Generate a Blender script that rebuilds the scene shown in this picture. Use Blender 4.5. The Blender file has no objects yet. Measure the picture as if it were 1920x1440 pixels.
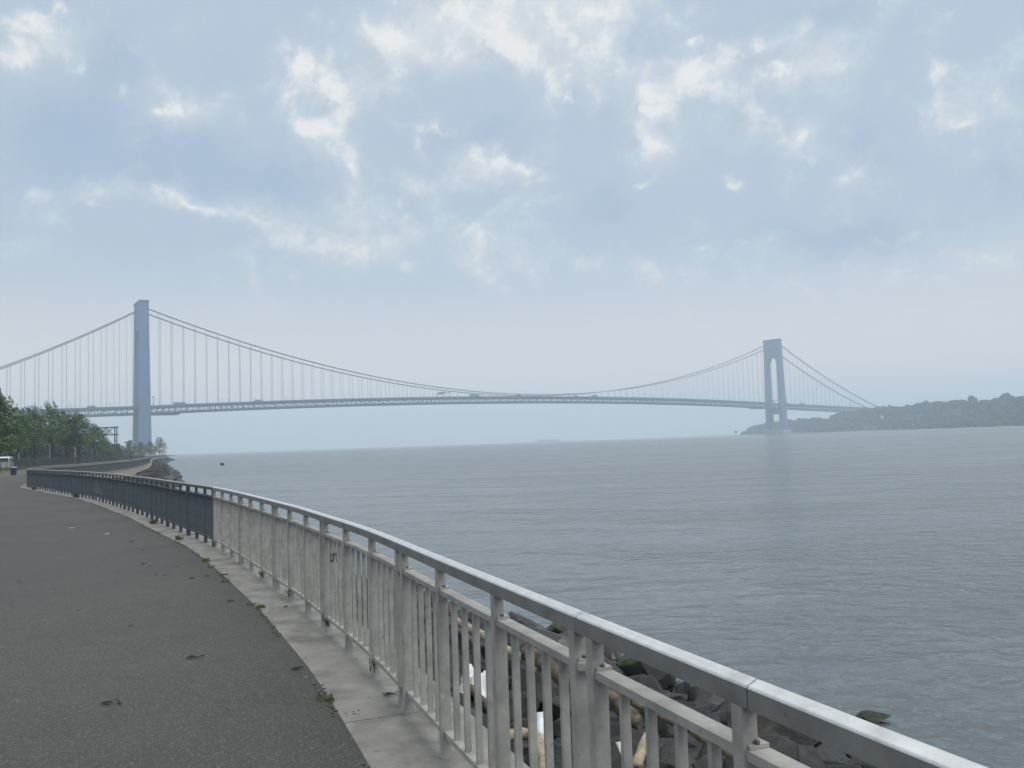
import bpy, bmesh, math, random
from mathutils import Vector, Matrix, noise as mnoise
rnd = random.Random(7)
scene = bpy.context.scene
COL = scene.collection
R = math.radians

# ------------------------------------------------------------------ camera
FPX, ROLL, EYE = 1600.0, R(1.95), 1.67
KY = 1600 / 1442.0                        # distances below were paced out for a shorter lens; all are stretched by this
PITCH = math.atan(109 * math.cos(ROLL) / FPX)
_F = Vector((0, math.cos(PITCH), math.sin(PITCH)))
_r0 = Vector((1, 0, 0)); _u0 = _r0.cross(_F)
_R = _r0 * math.cos(ROLL) - _u0 * math.sin(ROLL)
_U = _u0 * math.cos(ROLL) + _r0 * math.sin(ROLL)
cam = bpy.data.cameras.new('camera'); cam.sensor_width = 36; cam.lens = 36 * FPX / 1920
cam.clip_start = 0.05; cam.clip_end = 60000
camo = bpy.data.objects.new('camera', cam); COL.objects.link(camo)
camo.matrix_world = Matrix(((_R.x, _U.x, -_F.x, 0), (_R.y, _U.y, -_F.y, 0), (_R.z, _U.z, -_F.z, EYE), (0, 0, 0, 1)))
scene.camera = camo

def ray(x, y):
    return _F + _R * ((x - 960) / FPX) + _U * ((720 - y) / FPX)
def at(x, y, h=0.0):                       # the point at height h on the sight line of a photo pixel
    d = ray(x, y); t = (h - EYE) / d.z
    return Vector((d.x * t, d.y * t, h))
def atY(x, y, Y):                          # the point at ground distance Y on that line
    Y *= KY; d = ray(x, y); t = Y / d.y
    return Vector((d.x * t, Y, EYE + d.z * t))
def proj(p):
    v = Vector(p) - Vector((0, 0, EYE)); z = v.dot(_F)
    if z < 0.05: return None
    return 960 + FPX * v.dot(_R) / z, 720 - FPX * v.dot(_U) / z, z

# ------------------------------------------------------------------ world / sun / exposure
SUN_EL, SUN_AZ = R(56), R(122)              # high on the right, behind thin cloud
scene.view_settings.view_transform = 'Standard'; scene.view_settings.look = 'None'
scene.view_settings.gamma = 1; scene.view_settings.exposure = 0.10
scene.render.engine = 'CYCLES'
scene.cycles.use_denoising = True
scene.cycles.volume_bounces = 3
scene.cycles.max_bounces = 8
scene.cycles.transparent_max_bounces = 8

def build_world():
    w = bpy.data.worlds.new('World'); scene.world = w; w.use_nodes = True
    nt = w.node_tree; nt.nodes.clear(); N = nt.nodes; Lk = nt.links
    def mth(op, a, b=None, c=None, clamp=False):
        n = N.new('ShaderNodeMath'); n.operation = op; n.use_clamp = clamp
        for i, v in enumerate((a, b, c)):
            if v is None: continue
            if isinstance(v, (int, float)): n.inputs[i].default_value = v
            else: Lk.new(v, n.inputs[i])
        return n.outputs[0]
    def ss(x, a, b):
        n = N.new('ShaderNodeMapRange'); n.interpolation_type = 'SMOOTHSTEP'
        Lk.new(x, n.inputs[0]); n.inputs[1].default_value = a; n.inputs[2].default_value = b
        return n.outputs[0]
    def mix(f, a, b):
        n = N.new('ShaderNodeMix'); n.data_type = 'RGBA'
        if isinstance(f, (int, float)): n.inputs[0].default_value = f
        else: Lk.new(f, n.inputs[0])
        for i, v in ((6, a), (7, b)):
            if isinstance(v, tuple): n.inputs[i].default_value = (*v, 1)
            else: Lk.new(v, n.inputs[i])
        return n.outputs[2]
    def vm(op, a, b):
        n = N.new('ShaderNodeVectorMath'); n.operation = op
        for i, v in enumerate((a, b)):
            if isinstance(v, (tuple, Vector)): n.inputs[i].default_value = tuple(v)
            else: Lk.new(v, n.inputs[i])
        return n
    tc = N.new('ShaderNodeTexCoord'); d = tc.outputs['Generated']
    sep = N.new('ShaderNodeSeparateXYZ'); Lk.new(d, sep.inputs[0]); el = sep.outputs[2]
    # a chart of the southern sky: (east, up) over south
    ys = mth('MAXIMUM', sep.outputs[1], 0.05)
    cv = N.new('ShaderNodeCombineXYZ')
    Lk.new(mth('DIVIDE', sep.outputs[0], ys), cv.inputs[0]); Lk.new(mth('DIVIDE', el, ys), cv.inputs[1])
    C0 = cv.outputs[0]
    def nz(vec, scale, detail, rough, dist, off, color=False):
        n = N.new('ShaderNodeTexNoise'); n.inputs['Scale'].default_value = scale
        n.inputs['Detail'].default_value = detail; n.inputs['Roughness'].default_value = rough
        n.inputs['Distortion'].default_value = dist
        Lk.new(vm('ADD', vec, off).outputs[0], n.inputs['Vector']); return n.outputs[1 if color else 0]
    # ragged cloud outlines: the chart is stirred by turbulence before the banks are laid on it
    wob = nz(d, 5.0, 8, 0.62, 0.0, (0.3, 2.1, 5.0), True)
    wob2 = nz(d, 22.0, 7, 0.6, 0.0, (4.3, 0.1, 1.0), True)
    C = vm('ADD', C0, vm('MULTIPLY', vm('SUBTRACT', wob, (0.5, 0.5, 0.5)).outputs[0], (0.15, 0.11, 0)).outputs[0]).outputs[0]
    C = vm('ADD', C, vm('MULTIPLY', vm('SUBTRACT', wob2, (0.5, 0.5, 0.5)).outputs[0], (0.05, 0.05, 0)).outputs[0]).outputs[0]
    big = nz(d, 4.0, 6, 0.55, 0.3, (3.1, 1.7, 0.4)); med = nz(d, 9.0, 9, 0.6, 0.4, (7.7, -2.2, 1.9)); fine = nz(d, 26.0, 8, 0.62, 0.3, (1.2, 4.4, 2.2))
    south = ss(sep.outputs[1], 0.25, 0.5)
    def blobs(lst):
        tot = None
        for q in lst:                       # a bank of cloud: place, half widths, strength, slant
            px, py, sx, sy, a = q[:5]; sl_ = q[5] if len(q) > 5 else 0
            c = ray(px, py); c = Vector((c.x / c.y, c.z / c.y, 0))
            mp = N.new('ShaderNodeMapping'); mp.vector_type = 'TEXTURE'; Lk.new(C, mp.inputs[0])
            mp.inputs['Location'].default_value = c; mp.inputs['Rotation'].default_value = (0, 0, R(sl_ - 1.9)); mp.inputs['Scale'].default_value = (sx * 1.75 / FPX, sy * 1.75 / FPX, 1)
            g = N.new('ShaderNodeTexGradient'); g.gradient_type = 'QUADRATIC_SPHERE'; Lk.new(mp.outputs[0], g.inputs[0])
            tot = mth('MULTIPLY', g.outputs[1], a) if tot is None else mth('MULTIPLY_ADD', g.outputs[1], a, tot)
        return mth('MULTIPLY', tot, south)
    sky = N.new('ShaderNodeTexSky'); sky.sky_type = 'NISHITA'; sky.sun_disc = False
    sky.sun_elevation = SUN_EL; sky.sun_rotation = SUN_AZ; sky.air_density = 1.0; sky.dust_density = 2.0
    skc = vm('MULTIPLY', sky.outputs[0], (0.10, 0.10, 0.10)).outputs[0]
    base = mix(ss(el, 0.03, 0.24), SKY['horizon'], SKY['upper'])
    gap = mth('ADD', blobs(SKY['gap']), mth('MULTIPLY', mth('SUBTRACT', 0.5, big), 0.7))
    base = mix(mth('MULTIPLY', ss(gap, 0.06, 0.75), 0.8), base, mix(0.25, SKY['blue'], skc))
    dk = mth('ADD', blobs(SKY['dark']), mth('MULTIPLY', mth('SUBTRACT', med, 0.5), 0.7))
    base = mix(mth('MULTIPLY', ss(dk, 0.10, 0.75), 0.85), base, SKY['grey'])
    vb = blobs(SKY['veil']); bb = blobs(SKY['bright']); up = ss(el, 0.06, 0.20)
    ctr = lambda x, m_, k: mth('MULTIPLY', mth('SUBTRACT', x, m_), k)
    tiny = nz(d, 60.0, 6, 0.6, 0.2, (2.2, 9.1, 0.7))
    veil = mth('ADD', vb, mth('ADD', ctr(med, 0.46, 1.6), ctr(fine, 0.5, 0.9)))
    base = mix(mth('MULTIPLY', mth('MULTIPLY', ss(veil, 0.05, 0.95), 0.88), up), base, SKY['pale'])
    soft = mth('ADD', mth('MULTIPLY', vb, 0.25), mth('ADD', bb, mth('ADD', ctr(med, 0.46, 1.4), ctr(fine, 0.48, 1.0))))
    base = mix(mth('MULTIPLY', mth('MULTIPLY', ss(soft, 0.10, 1.05), 0.60), up), base, SKY['white'])
    crisp = mth('ADD', mth('ADD', bb, mth('MULTIPLY', vb, 0.18)), mth('ADD', ctr(med, 0.47, 1.2), mth('ADD', ctr(fine, 0.5, 2.0), ctr(tiny, 0.5, 1.2))))
    base = mix(mth('MULTIPLY', mth('MULTIPLY', ss(crisp, 0.46, 0.92), 0.66), up), base, SKY['white'])
    # light caught on the sunward side of every puff, shade on the other
    d2 = vm('ADD', d, (0.009, 0.0, 0.016)).outputs[0]
    lit = mth('ADD', mth('MULTIPLY', mth('SUBTRACT', med, nz(d2, 9.0, 9, 0.6, 0.4, (7.7, -2.2, 1.9))), 1.0), mth('MULTIPLY', mth('SUBTRACT', fine, nz(d2, 26.0, 8, 0.62, 0.3, (1.2, 4.4, 2.2))), 0.55))
    cov = mth('MULTIPLY', up, ss(mth('ADD', veil, bb), 0.15, 0.9))
    base = mix(mth('MULTIPLY', mth('MULTIPLY', ss(lit, 0.015, 0.16), 0.60), cov), base, SKY['white'])
    base = mix(mth('MULTIPLY', mth('MULTIPLY', ss(mth('MULTIPLY', lit, -1.0), 0.015, 0.16), 0.50), cov), base, SKY['shade'])
    # brightening added round the hidden sun and overhead, out of view, to raise light
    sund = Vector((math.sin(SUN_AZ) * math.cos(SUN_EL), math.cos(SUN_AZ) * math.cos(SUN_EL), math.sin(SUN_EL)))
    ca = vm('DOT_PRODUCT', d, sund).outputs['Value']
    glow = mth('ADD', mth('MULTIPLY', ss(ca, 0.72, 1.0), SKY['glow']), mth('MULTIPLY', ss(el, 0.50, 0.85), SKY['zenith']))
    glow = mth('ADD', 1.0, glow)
    base = mix(ss(el, 0.50, 0.80), base, (0.58, 0.585, 0.575))
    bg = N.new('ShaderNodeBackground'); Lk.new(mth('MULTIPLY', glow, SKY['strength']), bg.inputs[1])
    Lk.new(base, bg.inputs[0])
    out = N.new('ShaderNodeOutputWorld'); Lk.new(bg.outputs[0], out.inputs[0])
    w.cycles.sampling_method = 'MANUAL'; w.cycles.sample_map_resolution = 512

SKY = dict(
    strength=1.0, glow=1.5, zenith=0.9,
    horizon=(0.88, 0.81, 0.785), upper=(0.43, 0.53, 0.65), blue=(0.395, 0.51, 0.685),
    shade=(0.43, 0.50, 0.585), grey=(0.37, 0.465, 0.60), pale=(0.61, 0.665, 0.715), white=(0.84, 0.835, 0.82),
    gap=[(110, 270, 230, 150, 1.0), (330, 300, 130, 90, 0.7), (480, 330, 130, 45, 0.9, -8), (230, 110, 90, 90, 0.5), (640, 150, 16, 42, 1.1, 12), (1245, 75, 38, 55, 1.1, 20), (1290, 108, 50, 18, 1.0), (945, 12, 34, 14, 1.2), (905, 250, 90, 50, 0.4)],
    dark=[(1580, 425, 240, 52, 1.0, 2), (1120, 365, 90, 65, 0.8), (1620, 270, 120, 90, 0.6), (430, 130, 110, 100, 0.45), (1880, 330, 120, 90, 0.6), (1550, 50, 240, 60, 0.55), (1140, 180, 60, 70, 0.5), (1400, 230, 90, 60, 0.5), (780, 280, 120, 70, 0.4)],
    veil=[(80, 80, 150, 90, 0.9), (380, 30, 120, 50, 0.5), (620, 190, 120, 160, 0.8), (820, 80, 200, 120, 1.1), (1040, 70, 190, 130, 1.1), (1350, 140, 220, 90, 0.8), (1260, 270, 110, 100, 0.7), (1790, 180, 110, 110, 0.8),
          (470, 400, 250, 40, 0.8, -8), (940, 325, 130, 50, 0.8), (720, 440, 250, 60, 0.6), (1000, 480, 300, 70, 0.5), (1480, 520, 330, 45, 0.6), (1840, 460, 170, 55, 0.8, 6), (1480, 280, 110, 80, 0.6), (160, 370, 130, 28, 0.5), (30, 465, 60, 25, 0.6), (1150, 20, 200, 60, 0.5), (350, 200, 90, 60, 0.6)],
    bright=[(40, 50, 70, 45, 0.95), (115, 18, 60, 25, 0.7), (60, 98, 70, 22, 0.6), (150, 130, 25, 18, 0.5), (560, 130, 26, 45, 1.0, -20), (600, 175, 45, 35, 1.0), (625, 220, 42, 38, 1.0), (565, 242, 50, 24, 0.8), (636, 305, 18, 34, 0.8, 20), (340, 198, 28, 20, 0.8), (170, 392, 26, 12, 0.7, -20),
            (370, 388, 75, 20, 0.7, -15), (470, 402, 60, 14, 0.5), (880, 35, 75, 50, 0.95), (955, 95, 60, 45, 1.0, -25), (1020, 150, 35, 32, 1.0), (1050, 172, 24, 10, 0.9), (760, 70, 60, 35, 0.65), (1140, 42, 60, 35, 0.9), (1040, 30, 60, 30, 0.6),
            (1322, 75, 20, 14, 0.9), (1375, 108, 60, 26, 1.0, 12), (1310, 140, 45, 35, 1.0, 35), (1262, 185, 30, 40, 1.0, 30), (1450, 140, 65, 20, 0.7, -8), (1235, 265, 34, 36, 0.85), (1212, 329, 28, 12, 0.9), (1480, 262, 34, 30, 0.75), (1508, 312, 20, 14, 0.8), (1370, 340, 22, 18, 0.6),
            (1775, 125, 42, 40, 0.75), (1768, 185, 30, 40, 0.65), (1800, 222, 55, 14, 0.95, 18), (935, 308, 90, 20, 0.8, -5), (1005, 318, 26, 22, 0.8), (800, 260, 24, 10, 0.5), (1320, 430, 30, 40, 0.35), (735, 375, 14, 12, 0.6)])
build_world()
sl = bpy.data.lights.new('sun', 'SUN'); sl.energy = 1.3; sl.angle = R(32); sl.color = (1.0, 0.96, 0.90)
so = bpy.data.objects.new('sun', sl); COL.objects.link(so)
_sd = Vector((math.sin(SUN_AZ) * math.cos(SUN_EL), math.cos(SUN_AZ) * math.cos(SUN_EL), math.sin(SUN_EL)))
so.rotation_euler = _sd.to_track_quat('Z', 'Y').to_euler()

# ------------------------------------------------------------------ materials
def mat(name, color, rough=0.7, metal=0.0, var=0.0, vscale=5.0, bump=0.0, bscale=30.0, color2=None, c2lo=0.45, c2hi=0.65, c2scale=None, spec=0.5, coords='Object', detail=6, spots=None):
    m = bpy.data.materials.new(name); m.use_nodes = True
    nt = m.node_tree; b = nt.nodes['Principled BSDF']; Lk = nt.links
    b.inputs['Base Color'].default_value = (*color, 1); b.inputs['Roughness'].default_value = rough
    b.inputs['Metallic'].default_value = metal; b.inputs['Specular IOR Level'].default_value = spec
    tc = nt.nodes.new('ShaderNodeTexCoord'); vec = None
    if coords == 'Rail':                    # copies share a mesh: shift the grain by the object so no two wear alike
        oi = nt.nodes.new('ShaderNodeObjectInfo'); ad = nt.nodes.new('ShaderNodeVectorMath')
        Lk.new(tc.outputs['Object'], ad.inputs[0]); Lk.new(oi.outputs['Location'], ad.inputs[1]); vec = ad.outputs[0]
    else: vec = tc.outputs[coords]
    def noise(scale, det=detail):
        n = nt.nodes.new('ShaderNodeTexNoise'); n.inputs['Scale'].default_value = scale; n.inputs['Detail'].default_value = det
        n.inputs['Roughness'].default_value = 0.6
        Lk.new(vec, n.inputs['Vector']); return n.outputs[0]
    src = None
    if color2 is not None:
        mr = nt.nodes.new('ShaderNodeMapRange'); Lk.new(noise(c2scale or vscale), mr.inputs[0])
        mr.inputs[1].default_value = c2lo; mr.inputs[2].default_value = c2hi
        mx = nt.nodes.new('ShaderNodeMix'); mx.data_type = 'RGBA'; Lk.new(mr.outputs[0], mx.inputs[0])
        mx.inputs[6].default_value = (*color, 1); mx.inputs[7].default_value = (*color2, 1); src = mx.outputs[2]
    if var:
        hv = nt.nodes.new('ShaderNodeHueSaturation')
        mr = nt.nodes.new('ShaderNodeMapRange'); Lk.new(noise(vscale), mr.inputs[0])
        mr.inputs[1].default_value = 0.3; mr.inputs[2].default_value = 0.7
        mr.inputs[3].default_value = 1 - var; mr.inputs[4].default_value = 1 + var
        Lk.new(mr.outputs[0], hv.inputs['Value'])
        if src: Lk.new(src, hv.inputs['Color'])
        else: hv.inputs['Color'].default_value = (*color, 1)
        src = hv.outputs[0]
    if spots:
        for (col, sc, lo, hi, mx_) in spots:
            mr = nt.nodes.new('ShaderNodeMapRange'); Lk.new(noise(sc, 8), mr.inputs[0])
            mr.inputs[1].default_value = lo; mr.inputs[2].default_value = hi; mr.inputs[3].default_value = 0; mr.inputs[4].default_value = mx_
            mx = nt.nodes.new('ShaderNodeMix'); mx.data_type = 'RGBA'; Lk.new(mr.outputs[0], mx.inputs[0])
            if src: Lk.new(src, mx.inputs[6])
            else: mx.inputs[6].default_value = (*color, 1)
            mx.inputs[7].default_value = (*col, 1); src = mx.outputs[2]
    if src: Lk.new(src, b.inputs['Base Color'])
    if bump:
        bp = nt.nodes.new('ShaderNodeBump'); bp.inputs['Strength'].default_value = bump; bp.inputs['Distance'].default_value = 0.02
        Lk.new(noise(bscale), bp.inputs['Height']); Lk.new(bp.outputs[0], b.inputs['Normal'])
    return m

M = {}
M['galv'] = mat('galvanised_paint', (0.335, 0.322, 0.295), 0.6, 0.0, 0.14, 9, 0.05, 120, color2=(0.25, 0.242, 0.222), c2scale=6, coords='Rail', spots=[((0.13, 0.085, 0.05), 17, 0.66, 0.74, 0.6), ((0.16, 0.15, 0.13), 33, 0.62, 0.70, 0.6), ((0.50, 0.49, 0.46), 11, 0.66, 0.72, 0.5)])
M['galv_side'] = mat('shaded_weathered_rail_side', (0.200, 0.199, 0.197), 0.5, 0.0, 0.15, 8, 0.05, 120, color2=(0.145, 0.144, 0.144), c2scale=5, spots=[((0.10, 0.07, 0.045), 23, 0.66, 0.74, 0.5), ((0.38, 0.375, 0.36), 14, 0.66, 0.72, 0.5)])  # railing grey darkened: shade on the handrail's side put into colour, plus rust flecks
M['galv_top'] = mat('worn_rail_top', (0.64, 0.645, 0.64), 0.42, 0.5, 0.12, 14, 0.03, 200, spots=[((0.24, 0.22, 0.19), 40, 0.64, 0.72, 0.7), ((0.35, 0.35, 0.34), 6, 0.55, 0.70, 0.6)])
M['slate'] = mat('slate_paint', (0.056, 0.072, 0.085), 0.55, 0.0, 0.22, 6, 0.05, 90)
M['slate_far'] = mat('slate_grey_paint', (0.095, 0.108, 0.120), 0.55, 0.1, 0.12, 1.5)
M['bolt'] = mat('rusty_bolt', (0.16, 0.13, 0.10), 0.6, 0.6, 0.3, 60)
M['pale_paint'] = mat('pale_spray_paint', (0.22, 0.245, 0.27), 0.7)
M['concrete'] = mat('concrete', (0.228, 0.220, 0.203), 0.9, 0, 0.22, 3.4, 0.25, 70, color2=(0.125, 0.118, 0.105), c2lo=0.46, c2hi=0.68, c2scale=2.3, spots=[((0.10, 0.075, 0.05), 5.0, 0.62, 0.72, 0.55), ((0.07, 0.068, 0.06), 14, 0.64, 0.70, 0.6), ((0.30, 0.285, 0.26), 30, 0.66, 0.72, 0.5)])
M['tan_concrete'] = mat('tan_concrete', (0.40, 0.345, 0.26), 0.9, 0, 0.18, 1.5, 0.2, 40)
M['earth'] = mat('dark_earth', (0.035, 0.034, 0.033), 0.95, 0, 0.4, 2.0, 0.4, 10)
M['grass'] = mat('dry_grass', (0.065, 0.075, 0.03), 0.95, 0, 0.4, 0.5, 0.4, 8, color2=(0.15, 0.125, 0.075), c2scale=0.12)
M['rock'] = mat('dark_stone', (0.018, 0.020, 0.022), 0.8, 0, 0.45, 2.4, 0.9, 18, color2=(0.042, 0.043, 0.042), c2scale=1.6, coords='Rail')
M['rock_b'] = mat('brownish_stone', (0.028, 0.0265, 0.0245), 0.85, 0, 0.4, 2.4, 0.9, 18, color2=(0.066, 0.060, 0.050), c2scale=1.6, coords='Rail')
M['rock_wet'] = mat('wet_black_stone', (0.014, 0.015, 0.017), 0.3, 0, 0.3, 2, 0.5, 14, coords='Rail')
M['moss'] = mat('mossy_stone', (0.020, 0.021, 0.019), 0.85, 0, 0.4, 3, 0.8, 18, color2=(0.030, 0.044, 0.012), c2lo=0.46, c2hi=0.62, c2scale=2.6)
M['drift'] = mat('bleached_driftwood', (0.36, 0.30, 0.22), 0.85, 0, 0.3, 9, 0.9, 45, color2=(0.13, 0.10, 0.07), c2lo=0.50, c2hi=0.66, c2scale=6)
M['drift_dark'] = mat('dark_driftwood', (0.115, 0.092, 0.068), 0.9, 0, 0.35, 9, 0.9, 45, color2=(0.045, 0.035, 0.027), c2scale=6)
M['white_plastic'] = mat('white_plastic', (0.62, 0.63, 0.64), 0.5, 0, 0.15, 8)
M['blue_plastic'] = mat('bluish_plastic', (0.42, 0.52, 0.66), 0.4, 0, 0.1, 10)
M['scrap'] = mat('dried_weed', (0.030, 0.026, 0.020), 0.95, 0, 0.4, 20)
M['paper'] = mat('litter_paper', (0.60, 0.60, 0.58), 0.9)
M['weed'] = mat('weed_green', (0.085, 0.115, 0.035), 0.9, 0, 0.4, 20, color2=(0.15, 0.14, 0.06), c2scale=9)
M['dry_weed'] = mat('weed_dry', (0.105, 0.100, 0.058), 0.9, 0, 0.4, 20, color2=(0.06, 0.08, 0.03), c2scale=6)
M['leaf'] = mat('leaf_green', (0.046, 0.112, 0.032), 0.6, 0, 0.6, 0.9, color2=(0.088, 0.138, 0.036), c2scale=0.5)
M['leaf_b'] = mat('leaf_olive', (0.078, 0.125, 0.036), 0.6, 0, 0.6, 0.9, color2=(0.044, 0.098, 0.034), c2scale=0.4)
M['leaf_pale'] = mat('leaf_pale_green', (0.095, 0.125, 0.060), 0.75, 0, 0.35, 0.9)
M['leaf_dark'] = mat('leaf_dark', (0.016, 0.034, 0.026), 0.8, 0, 0.45, 0.4)
M['bark'] = mat('bark', (0.035, 0.032, 0.030), 0.95, 0, 0.3, 4, 0.4, 12)
M['iron'] = mat('black_iron', (0.060, 0.065, 0.070), 0.6, 0.3)
M['bin'] = mat('dark_bin', (0.018, 0.032, 0.045), 0.5, 0.1, 0.2, 6)
M['bin_lid'] = mat('bin_liner', (0.36, 0.40, 0.43), 0.5, 0, 0.15, 8)
M['road'] = mat('far_asphalt', (0.075, 0.078, 0.08), 0.9, 0, 0.15, 0.3)
M['paint_white'] = mat('white_marking', (0.65, 0.65, 0.62), 0.8)
M['post_white'] = mat('pale_post', (0.48, 0.50, 0.52), 0.6)
M['gantry'] = mat('gantry_steel', (0.075, 0.078, 0.088), 0.6, 0.3)
M['sign'] = mat('sign_green', (0.012, 0.145, 0.115), 0.5)
M['overpass'] = mat('overpass_concrete', (0.26, 0.28, 0.30), 0.85, 0, 0.15, 0.6)
M['overpass_dk'] = mat('overpass_steel', (0.055, 0.065, 0.075), 0.7)
M['car_white'] = mat('white_car_paint', (0.70, 0.71, 0.72), 0.3)
M['car_dark'] = mat('dark_car_paint', (0.030, 0.033, 0.038), 0.3)
M['glass'] = mat('dark_glass', (0.015, 0.018, 0.020), 0.08)
M['tyre'] = mat('rubber', (0.015, 0.015, 0.015), 0.9)
M['lamp'] = mat('lamp_lens', (0.55, 0.52, 0.45), 0.2)
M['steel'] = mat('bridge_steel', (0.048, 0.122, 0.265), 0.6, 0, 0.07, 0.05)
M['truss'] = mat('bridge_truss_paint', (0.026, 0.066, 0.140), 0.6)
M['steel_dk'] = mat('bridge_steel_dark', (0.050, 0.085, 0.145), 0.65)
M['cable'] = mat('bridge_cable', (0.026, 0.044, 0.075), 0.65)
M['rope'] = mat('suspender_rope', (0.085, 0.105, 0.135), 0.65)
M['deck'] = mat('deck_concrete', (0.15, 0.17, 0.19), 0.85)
M['truck_box'] = mat('truck_box_paint', (0.16, 0.19, 0.23), 0.5)
M['wood_mass'] = mat('far_woodland', (0.010, 0.020, 0.020), 0.95, 0, 0.3, 0.03, spec=0.1)
M['hill'] = mat('hillside', (0.016, 0.024, 0.022), 0.95, 0, 0.3, 0.02)
M['beach'] = mat('pale_shore', (0.24, 0.25, 0.26), 0.9, 0, 0.2, 0.05)
M['rampart'] = mat('rampart_stone', (0.17, 0.14, 0.13), 0.9, 0, 0.15, 0.05)
M['skin'] = mat('skin', (0.40, 0.26, 0.19), 0.6)
M['cloth'] = mat('dark_clothing', (0.025, 0.028, 0.035), 0.9)

def asphalt_material():
    m = bpy.data.materials.new('promenade_asphalt'); m.use_nodes = True
    nt = m.node_tree; b = nt.nodes['Principled BSDF']; Lk = nt.links; N = nt.nodes
    tc = N.new('ShaderNodeTexCoord'); O = tc.outputs['Object']
    def noise(sc, det=5, ro=0.6):
        n = N.new('ShaderNodeTexNoise'); n.inputs['Scale'].default_value = sc; n.inputs['Detail'].default_value = det
        n.inputs['Roughness'].default_value = ro; Lk.new(O, n.inputs['Vector']); return n.outputs[0]
    def mr(x, a, b_, lo, hi):
        n = N.new('ShaderNodeMapRange'); Lk.new(x, n.inputs[0])
        for i, v in enumerate((a, b_, lo, hi)): n.inputs[i + 1].default_value = v
        return n.outputs[0]
    def mixc(f, a, c):
        n = N.new('ShaderNodeMix'); n.data_type = 'RGBA'; Lk.new(f, n.inputs[0])
        for i, v in ((6, a), (7, c)):
            if isinstance(v, tuple): n.inputs[i].default_value = (*v, 1)
            else: Lk.new(v, n.inputs[i])
        return n.outputs[2]
    c = mixc(mr(noise(0.35, 6), 0.35, 0.65, 0, 1), (0.050, 0.0495, 0.0462), (0.068, 0.0665, 0.0615))
    c = mixc(mr(noise(2.2, 6, 0.7), 0.55, 0.75, 0, 0.55), c, (0.036, 0.0355, 0.0335))
    c = mixc(mr(noise(0.9, 8, 0.72), 0.56, 0.70, 0, 0.5), c, (0.082, 0.079, 0.072))
    vo = N.new('ShaderNodeTexVoronoi'); vo.inputs['Scale'].default_value = 125; Lk.new(O, vo.inputs['Vector'])
    sp = N.new('ShaderNodeSeparateColor'); Lk.new(vo.outputs['Color'], sp.inputs[0])
    c = mixc(mr(sp.outputs[0], 0.55, 1.0, 0, 0.55), c, (0.022, 0.022, 0.0215))
    c = mixc(mr(sp.outputs[1], 0.88, 0.95, 0, 0.55), c, (0.20, 0.195, 0.18))
    v2 = N.new('ShaderNodeTexVoronoi'); v2.inputs['Scale'].default_value = 3.2; Lk.new(O, v2.inputs['Vector'])
    spot = mr(v2.outputs['Distance'], 0.028, 0.05, 1, 0)
    s2 = N.new('ShaderNodeSeparateColor'); Lk.new(v2.outputs['Color'], s2.inputs[0])
    mu = N.new('ShaderNodeMath'); mu.operation = 'MULTIPLY'; Lk.new(spot, mu.inputs[0]); Lk.new(mr(s2.outputs[2], 0.72, 0.74, 0, 0.75), mu.inputs[1])
    c = mixc(mu.outputs[0], c, (0.27, 0.27, 0.26))
    Lk.new(c, b.inputs['Base Color']); b.inputs['Roughness'].default_value = 0.88
    bp = N.new('ShaderNodeBump'); bp.inputs['Strength'].default_value = 0.5; bp.inputs['Distance'].default_value = 0.006
    Lk.new(vo.outputs['Distance'], bp.inputs['Height']); Lk.new(bp.outputs[0], b.inputs['Normal'])
    return m
M['asphalt'] = asphalt_material()

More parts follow.
